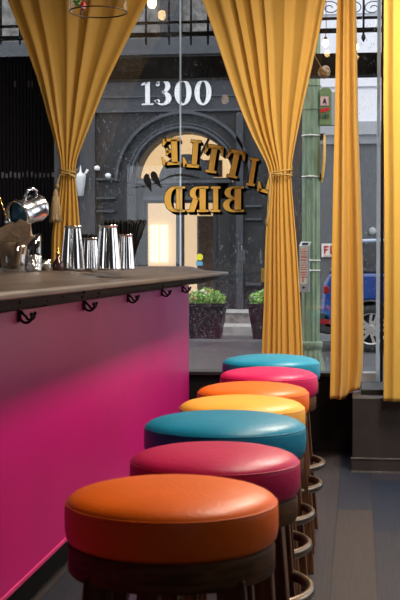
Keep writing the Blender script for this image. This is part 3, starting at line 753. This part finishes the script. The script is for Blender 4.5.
# ------------------------------------------------------------------ dark shopfront across the street
YO = 20.0
t = thing('shopfront_building', 'charcoal shopfront building with arched entrance across the street', 'building', (-2.6, YO, 0))
def PX(px, py, Y=YO): q = U(px, py, Y); return q.x, q.z
def rect(m, x0, y0, x1, y1, ya, yb):
    """pixel rectangle on plane ya, thickness to yb"""
    a = U(x0, (y0+y1)/2, ya); b = U(x1, (y0+y1)/2, ya); c = U((x0+x1)/2, y0, ya); d = U((x0+x1)/2, y1, ya)
    m.box((a.x, min(ya, yb), d.z), (b.x, max(ya, yb), c.z))
cx, cz = PX(184, 181); ro = PX(184+52, 181)[0]-cx   # radius of opening moulding
xR = PX(316, 200)[0]; xLft = -9.0; zTop = 7.5; zlow = PX(184, 319)[1]
ri = PX(184+49, 181)[0]-cx
# wall with arched opening
m = MB()
ow = ri
dl = PX(143, 230)[0]; dr = PX(216, 230)[0]
m.box((xLft, YO, 0), (cx-ow, YO+.5, cz)); m.box((cx+ow, YO, 0), (xR, YO+.5, cz))
ztopw = PX(184, 112)[1]
arc = arcp(cx, cz, ow, ow, 180, 0, 32)
for k in range(32):
    (xa, za), (xb, zb_) = arc[k], arc[k+1]
    m.prism([(xa, za), (xb, zb_), (xb, ztopw), (xa, ztopw)], YO, YO+.5)
m.box((xLft, YO, cz), (cx-ow, YO+.5, ztopw)); m.box((cx+ow, YO, cz), (xR, YO+.5, ztopw))
m.build('wall', 'facade', t)
# door surround inside the opening
m = MB(); m.box((cx-ow, YO+.2, 0), (dl, YO+.5, cz-.02)); m.box((dr, YO+.2, 0), (cx+ow, YO+.5, cz-.02))
rect(m, 140, 178, 228, 199, YO+.2, YO+.45)
m.build('door_surround', 'facade', t)
m = MB(); rect(m, 136, 180, 232, 183, YO+.1, YO+.2); rect(m, 143, 196, 218, 200, YO+.14, YO+.2); m.build('transom_moulding', 'mould', t)
for r0, r1, d in ((52, 54.5, .10), (66, 69, .12), (56, 57.5, .04)):
    a_ = PX(184+r0, 181)[0]-cx; b_ = PX(184+r1, 181)[0]-cx
    MB().strip(arcp(cx, cz, b_, b_, 180, 0, 40), arcp(cx, cz, a_, a_, 180, 0, 40), YO-d, YO).build('arch_moulding', 'mould', t)
# lit room behind
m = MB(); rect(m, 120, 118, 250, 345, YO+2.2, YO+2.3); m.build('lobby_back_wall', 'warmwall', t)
m = MB(); rect(m, 150, 225, 157.5, 262, YO+2.12, YO+2.18); rect(m, 160, 225, 167, 262, YO+2.12, YO+2.18); m.build('lobby_window', 'warmlight', t)
m = MB(); rect(m, 197, 216, 222, 310, YO+1.2, YO+1.3); m.build('lobby_stone_wall', 'brownwall', t)
m = MB(); rect(m, 200, 160, 222, 177, YO+1.2, YO+1.3); m.build('lobby_bulkhead', 'brownwall', t)
# fanlight: dark half disc and spokes
m = MB(); r_ = PX(184+28, 181)[0]-cx; m.prism([(cx, cz)]+arcp(cx, cz, r_, r_, 0, 180, 24), YO+.24, YO+.3)
m.build('fanlight_centre', 'fascia', t)
m = MB()
for an in (62, 118):
    c_, s_ = cos(radians(an)), sin(radians(an))
    m.tube([(cx+r_*c_, YO+.27, cz+r_*s_), (cx+ow*c_, YO+.27, cz+ow*s_)], .022, 6)
m.build('fanlight_bar', 'facade', t)
# double door: frames and glass
m = MB(); rect(m, 176, 199, 178.5, 326, YO+.24, YO+.3); rect(m, 181, 199, 184, 326, YO+.24, YO+.3); rect(m, 143, 199, 147, 326, YO+.24, YO+.3); rect(m, 213, 199, 217, 326, YO+.24, YO+.3)
rect(m, 143, 199, 217, 203, YO+.24, YO+.3)
d = m.build('door_frame', 'facade', t)
m = MB(); rect(m, 178.5, 199, 181, 318, YO+.24, YO+.3); m.build('door_post', 'fascia', d)
m = MB(); rect(m, 147, 203, 176, 318, YO+.27, YO+.28); rect(m, 184, 203, 213, 318, YO+.27, YO+.28); m.build('door_glass', 'plainglass', d)
q = PX(199.3, 257, YO+.2); m = MB(); m.prism(arcp(q[0], q[1], .055, .055, 0, 345, 23), YO+.25, YO+.265); m.build('round_sticker', 'sticky', d)
m = MB(); rect(m, 196, 261.5, 202.5, 265.5, YO+.25, YO+.265); m.build('square_sticker', 'stickb', d)
# fascia with bands and number
m = MB(); z112 = ztopw; z57 = PX(184, 60)[1]; m.box((xLft, YO-.06, z112), (xR, YO+.5, PX(184, 74)[1])); m.build('fascia_board', 'fascia', t)
m = MB(); rect(m, -160, 73, 314, 78, YO-.2, YO-.06); m.build('cornice', 'mould', t)
m = MB(); rect(m, -160, 97, 314, 98.5, YO-.10, YO-.06); rect(m, -160, 111, 314, 113, YO-.10, YO-.06); m.build('fascia_moulding', 'mould', t)
for ch, l, r in (('1', 141, 153.5), ('3', 155.5, 171.5), ('0', 174.5, 191.5), ('0', 194.5, 211.5)):
    letter(ch, l, r, 80, 105, 0, t, mirror=False, Y=YO-.11, mt='white', shadow=False, name='house_numeral')
# upper storey
m = MB(); m.box((xLft, YO+.1, PX(184, 74)[1]), (xR, YO+.6, zTop)); m.build('upper_wall', 'stone', t)
m = MB(); rect(m, -160, 40, 314, 56, YO-.12, YO+.1); m.build('upper_cornice', 'mould', t)
for x0 in (-40, 60, 160, 212, 262):
    m = MB(); rect(m, x0, -60, x0+22, 34, YO+.02, YO+.1); w_ = m.build('upper_window', 'fascia', t)
# pilasters, ledges
for a_, b_ in ((80, 95), (228+8, 243), (268, 282)):
    m = MB(); rect(m, a_, 113, b_, 322, YO-.12, YO); m.build('pilaster', 'fascia', t)
for py in (178, 197, 210):
    m = MB(); rect(m, 96, py, 115, py+2, YO-.1, YO); m.build('ledge', 'mould', t)
    m = MB(); rect(m, 245, py+8, 262, py+10, YO-.1, YO); m.build('ledge', 'mould', t)
m = MB(); rect(m, 246, 283, 262, 285.5, YO-.12, YO); m.build('ledge', 'mould', t)
m = MB(); rect(m, 261, 268, 267, 282, YO-.04, YO); m.build('brass_plate', 'gold', t)
m = MB(); rect(m, 196, 310, 262, 313, YO-.35, YO); m.build('upper_step', 'step', t)
m = MB(); rect(m, 186, 311.5, 270, 338, YO-.32, YO-.01); m.build('step_riser', 'stone', t)
m = MB()
a_ = U(186, 330, 18.9); m.box((a_.x, 18.7, 0), (a_.x+1.5, YO-.32, .13)); m.build('lower_step', 'step', t)
# lantern on the wall
q = U(80.5, 172, YO-.25)
t = thing('wall_lantern', 'white lantern on the charcoal facade right of the tasselled curtain', 'lantern', tuple(q))
s_ = YO/F
MB().lathe([(0, -24*s_), (3*s_, -24*s_), (5.4*s_, -5*s_), (5.8*s_, -4*s_), (1.2*s_, 0), (.5*s_, 5*s_), (0, 7*s_)], 6, c=tuple(q)).build('lantern_body', 'white', t)
MB().tube([q+Vector((4*s_, 0, -3*s_)), q+Vector((6*s_, 0, 0)), q+Vector((7.5*s_, 0, 2.5*s_))], .02, 6).build('lantern_scroll', 'white', t)
MB().box((q.x-.02, q.y, q.z-8*s_), (q.x+.02, YO-.1, q.z-6*s_)).build('lantern_arm', 'white', t)
for (px, py, lb) in ((97, 168, 'small white painted reflection on the pilaster edge right of the lantern'), (108, 175.5, 'small white painted reflection above the upper facade ledge')):
    q = U(px, py, YO-.15)
    t = thing('wall_reflection', lb, 'reflection', tuple(q))
    MB().ball(tuple(q), .045, 14, (1.1, 1, .9)).build('reflection_spot', 'white', t)  # white reflection on the facade, modelled as a small solid ball
    MB().box((q.x-.02, q.y, q.z-.03), (q.x+.02, YO-.02, q.z+.0)).build('bracket', 'white', t)  # short bar joining the painted reflection to the wall

# planters
def planter(px, hidden, label):
    q = U(px, 338, 18.0); x = q.x; y = 18.0
    t = thing('street_planter', label, 'planter', (x, y, 0), 'black planters beside the entrance steps')
    h = .52
    def ringp(w, z): return [Vector((x+w*cx_, y+w*cy_, z)) for cx_, cy_ in ((-1,-1),(1,-1),(1,1),(-1,1))]
    lv = [(.215, 0), (.285, h-.05), (.30, h-.05), (.305, h), (.27, h), (.262, h-.04)]
    vs = []; fs = [(3,2,1,0)]
    for w_, z in lv: vs += ringp(w_, z)
    for k in range(len(lv)-1):
        for j in range(4): fs.append((k*4+j, k*4+(j+1) % 4, k*4+4+(j+1) % 4, k*4+4+j))
    MB().add(vs, fs).build('pot', 'pot', t, bevel=.02)
    MB().box((x-.262, y-.262, h-.06), (x+.262, y+.262, h-.03)).build('soil', 'soil', t)
    m = MB(); rl = random.Random(int(px))
    for k in range(900):
        a = rl.uniform(0, 2*PI); q_ = sqrt(rl.random()); px_, py_ = .29*q_*cos(a), .29*q_*sin(a); z = h-.03+rl.random()*(.25-.12*q_*q_)
        sc_ = rl.uniform(.02, .036); T = Matrix.Translation((x+px_, y+py_, z)) @ Matrix.Rotation(rl.uniform(0, 6.3), 4, 'Z') @ Matrix.Rotation(rl.uniform(-1, 1.2), 4, 'X') @ Matrix.Scale(sc_, 4)
        m.add([(0,-1,0),(.55,-.2,.12),(.4,.6,.05),(0,1,-.1),(-.4,.6,.05),(-.55,-.2,.12)], [(0,1,2,3,4,5)], T=T)
    for k in range(30):
        a = rl.uniform(0, 2*PI); q_ = .2*rl.random(); m.tube([(x+.1*cos(a)*q_, y+.1*sin(a)*q_, h-.05), (x+q_*cos(a), y+q_*sin(a), h+.12)], .004, 4)
    o = m.build('foliage', 'leaf', t); o['kind'] = 'stuff'
    for kind, nn in (('flowerw', 9), ('flowerr', 5)):
        for k in range(nn):
            a = rl.uniform(PI, 2*PI); q_ = rl.uniform(.1, .27); cc_ = Vector((x+q_*cos(a)*1.0, y+q_*sin(a), h+.06+rl.random()*.12))
            m = MB()
            for j in range(5): m.ball((0, 0, 0), .014, 6, (1, .6, .4), T=Matrix.Translation(cc_) @ Matrix.Rotation(j*1.257, 4, 'Y') @ Matrix.Translation((.013, -.01, 0)))
            m.build('flower', kind, t)
planter(206, 0, 'black planter of green leaves and small flowers beside the bar end')
planter(269, 0, 'black planter with green leaves partly behind the middle curtain')

# ------------------------------------------------------------------ pale building further right
YW = 24.0
t = thing('pale_building', 'building with white upper wall, grey bands and slate lower wall', 'building', (U(360, 300, YW).x, YW, 0))
xa = U(300, 200, YW).x; xb = 9.0
def band(nm, y0, y1, mt, d=0):
    MB().box((xa, YW-d, U(355, y1, YW).z), (xb, YW+.5, U(355, y0, YW).z)).build(nm, mt, t)
band('white_upper_wall', -160, 122, 'whitewall'); band('grey_band', 122, 135, 'greywall', .1); band('mid_band', 135, 144, 'greywall2', .05)
MB().box((xa, YW, 0), (xb, YW+.5, U(355, 144, YW).z)).build('slate_wall', 'slatewall', t)
m = MB(); 
for py in (13, 86): rect(m, 305, py, 420, py+1, YW-.03, YW)
m.build('wall_joint', 'greywall', t)
q = U(372.5, 231, YW-.1); MB().ball((q.x, YW-.05, q.z), .075, 16, (1, .7, 1)).build('round_vent', 'greywall', t)
# white sign with red letters
a = U(321.5, 243.5, YW-.1)
t = thing('wall_sign', 'white sign with red capital letters beside the green column', 'sign', tuple(a))
m = MB(); rect(m, 321.5, 243.5, 350, 257, YW-.06, YW-.03); m.build('sign_board', 'white', t)
def fl(ch, px):
    h0 = 8.2; P = {'F': [(0,0,.22,1),(0,.8,.75,1),(0,.42,.6,.6)], 'E': [(0,0,.22,1),(0,.8,.75,1),(0,.42,.62,.6),(0,0,.75,.2)]}[ch]
    m = MB()
    for x0, z0, x1, z1 in P: rect(m, px+x0*6, 254-z1*h0, px+x1*6, 254-z0*h0, YW-.075, YW-.062)
    m.build('letter', 'red', t)
fl('F', 324); fl('E', 330.2)
m = MB(); rect(m, 324, 255.2, 345, 255.9, YW-.075, YW-.062); m.build('small_print', 'pink', t)

# ------------------------------------------------------------------ green cast iron column at the near kerb
YC = 9.6
a = U(301.5, 300, YC); b = U(320, 300, YC); ccx = (a.x+b.x)/2; rc = (b.x-a.x)/2
t = thing('iron_column', 'pale green fluted cast iron street column outside the window', 'column', (ccx, YC, 0))
zb1 = U(310, 344, YC-.07).z
def fluted(z0, z1, r0, r1, n=14, dep=.08):
    m = MB(); k = n*6; vs = []; fs = []
    for z, r in ((z0, r0), (z1, r1)):
        for i in range(k):
            th = 2*PI*i/k; rr_ = r*(1-dep*(.5+.5*cos(n*th))); vs.append((ccx+rr_*cos(th), YC+rr_*sin(th), z))
    for i in range(k): j = (i+1) % k; fs.append((i, j, k+j, k+i))
    return m.add(vs, fs, False)
fluted(zb1, 4.5, rc*1.0, rc*.97, 12, .12).build('shaft', 'iron', t)
MB().lathe([(rc*1.0, .0+zb1+.02), (rc*1.25, zb1+.015), (rc*1.3, zb1), (rc*1.28, zb1-.03), (rc*1.1, zb1-.04), (rc*1.05, zb1-.06)], 40, c=(ccx, YC, 0)).build('collar', 'iron', t)
fluted(.0, zb1-.05, rc*2.6, rc*1.12, 14, .1).build('flared_base', 'iron', t)
for k, py in enumerate((109.5, 86)):
    z = U(310, py, YC).z; MB().tube([(ccx+rc*1.0*cos(j*PI/16), YC+rc*1.0*sin(j*PI/16), z) for j in range(32)], .004, 6, closed=True).build('shaft_ring', 'iron', t)
for py in (136, 177, 260.5, 270.5):
    z = U(310, py, YC).z
    s = MB().lathe([(rc*1.0, -.006), (rc*1.05, -.006), (rc*1.05, .006), (rc*1.0, .006)], 32, c=(ccx, YC, z)).build('steel_strap', 'strap', t)
    MB().ball((ccx-.005, YC-rc*1.05, z), .013, 10).build('strap_clamp', 'strap', s)
zb_ = ccx+rc
# yellow sign seen edge-on
a = U(324.5, 134, YC); b = U(321.5, 182.5, YC)
t = thing('yellow_street_sign', 'thin yellow metal sign seen edge-on, strapped to the green column', 'sign', (a.x, YC, b.z))
vs = []; fs = []; n = 12
for k in range(n+1):
    q = k/n; z = a.z+(b.z-a.z)*q; x = a.x+(b.x-a.x)*q+.010*sin(q*PI)
    w_ = .15*(sin(PI*min(1, max(0, q*.96+.02)))**.6)
    for dx in (-.0045, .0045):
        vs += [(x+dx-.004*min(1,w_/.1), YC-w_*.6, z), (x+dx+.004*min(1,w_/.1), YC+w_*.6, z)]
for k in range(n):
    o_ = k*4
    fs += [(o_, o_+1, o_+5, o_+4), (o_+2, o_+6, o_+7, o_+3), (o_, o_+4, o_+6, o_+2), (o_+1, o_+3, o_+7, o_+5)]
MB().add(vs, fs+[(0,2,3,1), (n*4, n*4+1, n*4+3, n*4+2)]).build('sign_plate', 'yellow', t)
for py in (137, 177):
    q = U(320, py, YC); MB().box((zb_-.01, YC-.02, q.z-.025), (a.x+(.004 if py < 150 else -.012), YC+.02, q.z+.025)).build('bracket', 'black', t)
# olive sign box
a = U(319.5, 125, YC-.05); b = U(331.5, 88, YC-.05)
t = thing('olive_sign_box', 'olive green sign box with pink sticker, behind the column top', 'sign', (a.x, YC, a.z))
w_ = b.x-a.x; h_ = b.z-a.z
poly = [(a.x, a.z), (b.x, a.z), (b.x, b.z-.02), (b.x-.01, b.z-.006)]+[(a.x+w_*.5+w_*.36*cos(radians(k)), b.z-.006+.014*sin(radians(k))) for k in range(10, 171, 20)]+[(a.x+.01, b.z-.006), (a.x, b.z-.02)]
MB().prism(poly, YC-.05, YC+.03).build('box_body', 'greensign', t, bevel=.004)
MB().box((b.x, YC-.045, a.z), (b.x+.03, YC+.03, b.z-.03)).build('side_cover', 'boxgrey', t)
m = MB(); rect(m, 320.5, 96.5, 328.5, 105.5, YC-.056, YC-.0515); m.build('pink_sticker', 'pink', t)
m = MB(); m.prism([(q.x, q.z) for q in (U(x, y, YC-.06) for x, y in ((322.5, 104), (324, 98), (325.5, 99.5), (326.8, 104.5), (324.5, 102.5)))], YC-.060, YC-.0565); m.build('sticker_figure', 'black', t)
m = MB(); m.prism([(q.x, q.z) for q in (U(x, y, YC-.06) for x, y in ((320, 109), (329, 107), (329, 110.5), (320, 112.5)))], YC-.056, YC-.0515); m.build('red_sticker', 'red', t)
m = MB()   # black scrawl lettering
def stroke(pts): m.tube([U(x, y, YC-.055) for x, y in pts], .0028, 5)
stroke([(320.3, 115), (321.5, 119), (322.7, 114.5)]); stroke([(324, 114.5), (324, 119)]); stroke([(325.5, 112.5), (325.5, 119)]); stroke([(329, 114.5), (327.2, 115), (328.6, 117), (327, 119)])
m.build('scrawl', 'black', t)
MB().box((a.x-.03, YC-.02, a.z+.08), (a.x+.0, YC+.02, a.z+.12)).build('bracket', 'black', t)
# notice box
Yn = YC-.14
a = U(299, 292, Yn); b = U(309.5, 246, Yn)
t = thing('notice_box', 'tall narrow grey box with red writing strapped to the green column', 'box', (a.x, Yn, a.z))
m = MB(); m.box((a.x, Yn, a.z), (b.x, Yn+.05, b.z)); m.build('box_body', 'boxgrey', t, bevel=.002)
m = MB(); m.add([(a.x, Yn, b.z), (b.x, Yn, b.z), (b.x+.012, Yn+.05, b.z+.035), (a.x+.012, Yn+.05, b.z+.035), (a.x, Yn+.05, b.z), (b.x, Yn+.05, b.z)], [(0,1,2,3), (0,3,4), (1,5,2), (3,2,5,4)]); m.build('sloping_lid', 'boxgrey', t)
m = MB(); m.box((a.x+.008, Yn-.002, a.z+.06), (b.x-.016, Yn, b.z-.008)); m.build('notice', 'whiteboard', t)
m = MB(); y0 = b.z-.02; ww = b.x-a.x-.028
rn = random.Random(4)
while y0 > a.z+.11:
    x = a.x+.013; hgt = rn.choice([.006, .009, .012])
    while x < b.x-.022:
        l = rn.uniform(.004, .010); m.box((x, Yn-.0035, y0-hgt), (min(x+l, b.x-.02), Yn-.0022, y0)); x += l+.003
    y0 -= hgt+rn.uniform(.006, .013)
m.build('red_print', 'red', t)
m = MB(); m.prism([(a.x+.03, a.z+.07), (a.x+.038, a.z+.095), (a.x+.033, a.z+.095), (a.x+.033, a.z+.12), (a.x+.027, a.z+.12), (a.x+.027, a.z+.095), (a.x+.022, a.z+.095)], Yn-.0035, Yn-.0022); m.build('red_arrow', 'red', t)
MB().ball((a.x+.035, Yn-.001, a.z+.035), .011, 12, (1, .4, 1)).build('knob', 'black', t)
MB().box((a.x+.03, Yn+.05, a.z+.2), (b.x+.0, YC-rc*.9, a.z+.23)).build('bracket', 'strap', t)
MB().box((a.x+.022, Yn+.008, b.z+.012), (b.x-.01, Yn+.026, b.z+.024), T=None).build('lid_slot', 'black', t)

# ------------------------------------------------------------------ blue car
CX0 = U(321, 328, 15.7).x; CY0, CY1 = 15.65, 17.3
t = thing('blue_car', 'blue hatchback with alloy wheels parked across the street', 'car', (CX0+1.9, 16.4, -.02))
def cp(l): return [(CX0+x, z-.02) for x, z in l]
rw = U(371, 328, 15.65).x-CX0
fwx = rw+2.45
def archcut(cxw, r, n=10): return [(cxw-r*cos(PI*k/n)*-1, .30+r*sin(PI*k/n)) for k in range(n+1)]
body = [(.02, .30), (.0, .55), (.03, .85), (.10, 1.0), (.9, 1.0), (2.6, .98), (3.4, .88), (3.85, .70), (3.92, .45), (3.88, .25)]
under = [(fwx+.37, .22)]+[(fwx+.37*cos(PI*k/10), .30+.37*sin(PI*k/10)) for k in range(11)]+[(fwx-.37, .2), (rw+.37, .2)]+[(rw+.37*cos(PI*k/10), .30+.37*sin(PI*k/10)) for k in range(11)]+[(rw-.37, .25)]
MB().prism(cp(body+under), CY0, CY1).build('body', 'carpaint', t, bevel=.04, seg=3)
cab = [(.08, 1.0), (.22, 1.32), (.42, 1.42), (1.6, 1.45), (2.1, 1.36), (2.85, .97)]
MB().prism(cp(cab), CY0+.12, CY1-.12).build('cabin', 'carglass', t, bevel=.04, seg=3)
MB().prism(cp([(.2, 1.36), (.42, 1.43), (1.6, 1.465), (2.12, 1.37), (2.12, 1.33), (1.6, 1.42), (.42, 1.39), (.22, 1.31)]), CY0+.10, CY1-.10).build('roof', mat('silver_blue_roof', (.35, .42, .55), .25, coat=.5, var=.05), t, bevel=.02)
for x0 in (.42, 1.32, 2.05):
    MB().prism(cp([(x0, 1.0), (x0+.07, 1.0), (x0+.04, 1.40), (x0-.03, 1.40)]), CY0+.105, CY0+.13).build('pillar', 'carpaint', t)
for x0 in (.5, 1.45):
    MB().prism(cp([(x0, 1.0), (x0, 1.0-.02), (x0+.85, .98), (x0+.85, 1.0)]), CY0+.06, CY0+.12).build('window_trim', 'black', t)
for x0 in (rw, fwx):
    for yy, s in ((CY0, 1), (CY1, -1)):
        T = Matrix.Translation((CX0+x0, yy+s*.12, .28)) @ Matrix.Rotation(PI/2*s, 4, 'X')
        wv = MB().lathe([(.20, .10), (.24, .11), (.285, .10), (.30, .07), (.30, -.07), (.285, -.1), (.20, -.1)], 48, T=T).build('wheel', 'tyre', t)
        m = MB().lathe([(.0, .06), (.04, .085), (.05, .08), (.05, .02), (0, .02)], 24, T=T); m.lathe([(.185, .09), (.205, .10), (.205, .0), (.185, .0), (.185, .09)], 40, T=T)
        for k in range(5):
            T2 = T @ Matrix.Rotation(2*PI*k/5+.1, 4, 'Z'); m.prism([(.03, -.035), (.195, -.055), (.195, -.018), (.10, -.012), (.10, .012), (.195, .018), (.195, .055), (.03, .035)], .055, .082, 'z', T=T2)
        m.build('rim', 'rim', wv)
        MB().lathe([(0, .015), (.19, .015), (.19, .0), (0, 0)], 32, T=T).build('brake_disc', 'tyre', wv)
MB().prism(cp([(.03, .74), (.035, .84), (.08, .85), (.11, .81), (.10, .75)]), CY0-.008, CY0+.2).build('tail_lamp', 'tail', t, bevel=.01)
MB().prism(cp([(-.01, .36), (-.01, .42), (.12, .42), (.12, .36)]), CY0-.006, CY0+.2).build('rear_reflector', 'tail', t)
MB().prism(cp([(-.04, .25), (-.05, .5), (.0, .52), (.12, .5), (.16, .3), (.12, .22)]), CY0+.0, CY1).build('rear_bumper', 'tyre', t, bevel=.03)
MB().prism(cp([(3.5, .66), (3.82, .66), (3.62, .82), (3.45, .82)]), CY0-.008, CY0+.15).build('headlamp', 'white', t)
MB().prism(cp([(1.5, .86), (1.68, .86), (1.68, .89), (1.5, .89)]), CY0-.02, CY0).build('door_handle', 'carpaint', t)

# ------------------------------------------------------------------ light
wd = bpy.data.worlds.new('sky'); S.world = wd; wd.use_nodes = True
N = wd.node_tree.nodes; L = wd.node_tree.links; bg = N['Background']
tc = N.new('ShaderNodeTexCoord'); sp = N.new('ShaderNodeSeparateXYZ'); L.new(tc.outputs['Generated'], sp.inputs[0])
cr = N.new('ShaderNodeValToRGB'); L.new(sp.outputs['Z'], cr.inputs[0])
cr.color_ramp.elements[0].position = 0; cr.color_ramp.elements[0].color = (.75, .80, .88, 1)
cr.color_ramp.elements[1].position = .8; cr.color_ramp.elements[1].color = (1, 1, 1, 1)
L.new(cr.outputs[0], bg.inputs['Color']); bg.inputs['Strength'].default_value = 2.0
def area(name, loc, rot, sx, sy, power, col):
    l = bpy.data.lights.new(name, 'AREA'); l.shape = 'RECTANGLE'; l.size = sx; l.size_y = sy; l.energy = power; l.color = col
    o = bpy.data.objects.new(name, l); COL.objects.link(o); o.location = loc; o.rotation_euler = rot; return o
area('side_fill_light', (XR+.35, (WY0+WY1)/2, 2.0), (0, radians(75), 0), 1.8, 2.6, 12, (.95, .96, 1))  # weak fill lamp added beyond the unseen side window
for yl, pw, lb in ((3.3, 75, 'warm white ceiling light over the near stools'), (5.5, 130, 'warm white ceiling light over the far stools')):
    t = thing('ceiling_light', lb, 'ceiling light', (.5, yl, ZC-.05))
    MB().box((.2, yl-.55, ZC-.045), (.8, yl+.55, ZC)).build('housing', 'frame', t)
    area('ceiling_lamp', (.5, yl, ZC-.06), (0, 0, 0), .45, 1.0, pw, (1, .86, .70))
sn = bpy.data.lights.new('soft_sun', 'SUN'); sn.energy = .6; sn.angle = radians(25); sn.color = (1, .97, .92)
so = bpy.data.objects.new('soft_sun', sn); COL.objects.link(so); so.rotation_euler = (radians(38), 0, radians(25))

# ------------------------------------------------------------------ camera
cd = bpy.data.cameras.new('camera'); cam = bpy.data.objects.new('camera', cd); COL.objects.link(cam)
cd.sensor_fit = 'HORIZONTAL'; cd.sensor_width = 36; cd.lens = 36*F/400
cd.clip_start = .05; cd.clip_end = 200
cam.location = (0, 0, H); cam.rotation_euler = (PI/2-PIT, 0, YAW)
cd.dof.use_dof = True; cd.dof.focus_distance = 6.2; cd.dof.aperture_fstop = 20
S.camera = cam
S.view_settings.view_transform = 'Standard'; S.view_settings.look = 'None'; S.view_settings.gamma = 1; S.view_settings.use_curve_mapping = False
S.view_settings.exposure = 0.0
S.cycles.use_denoising = True
S.cycles.max_bounces = 8; S.cycles.transparent_max_bounces = 16
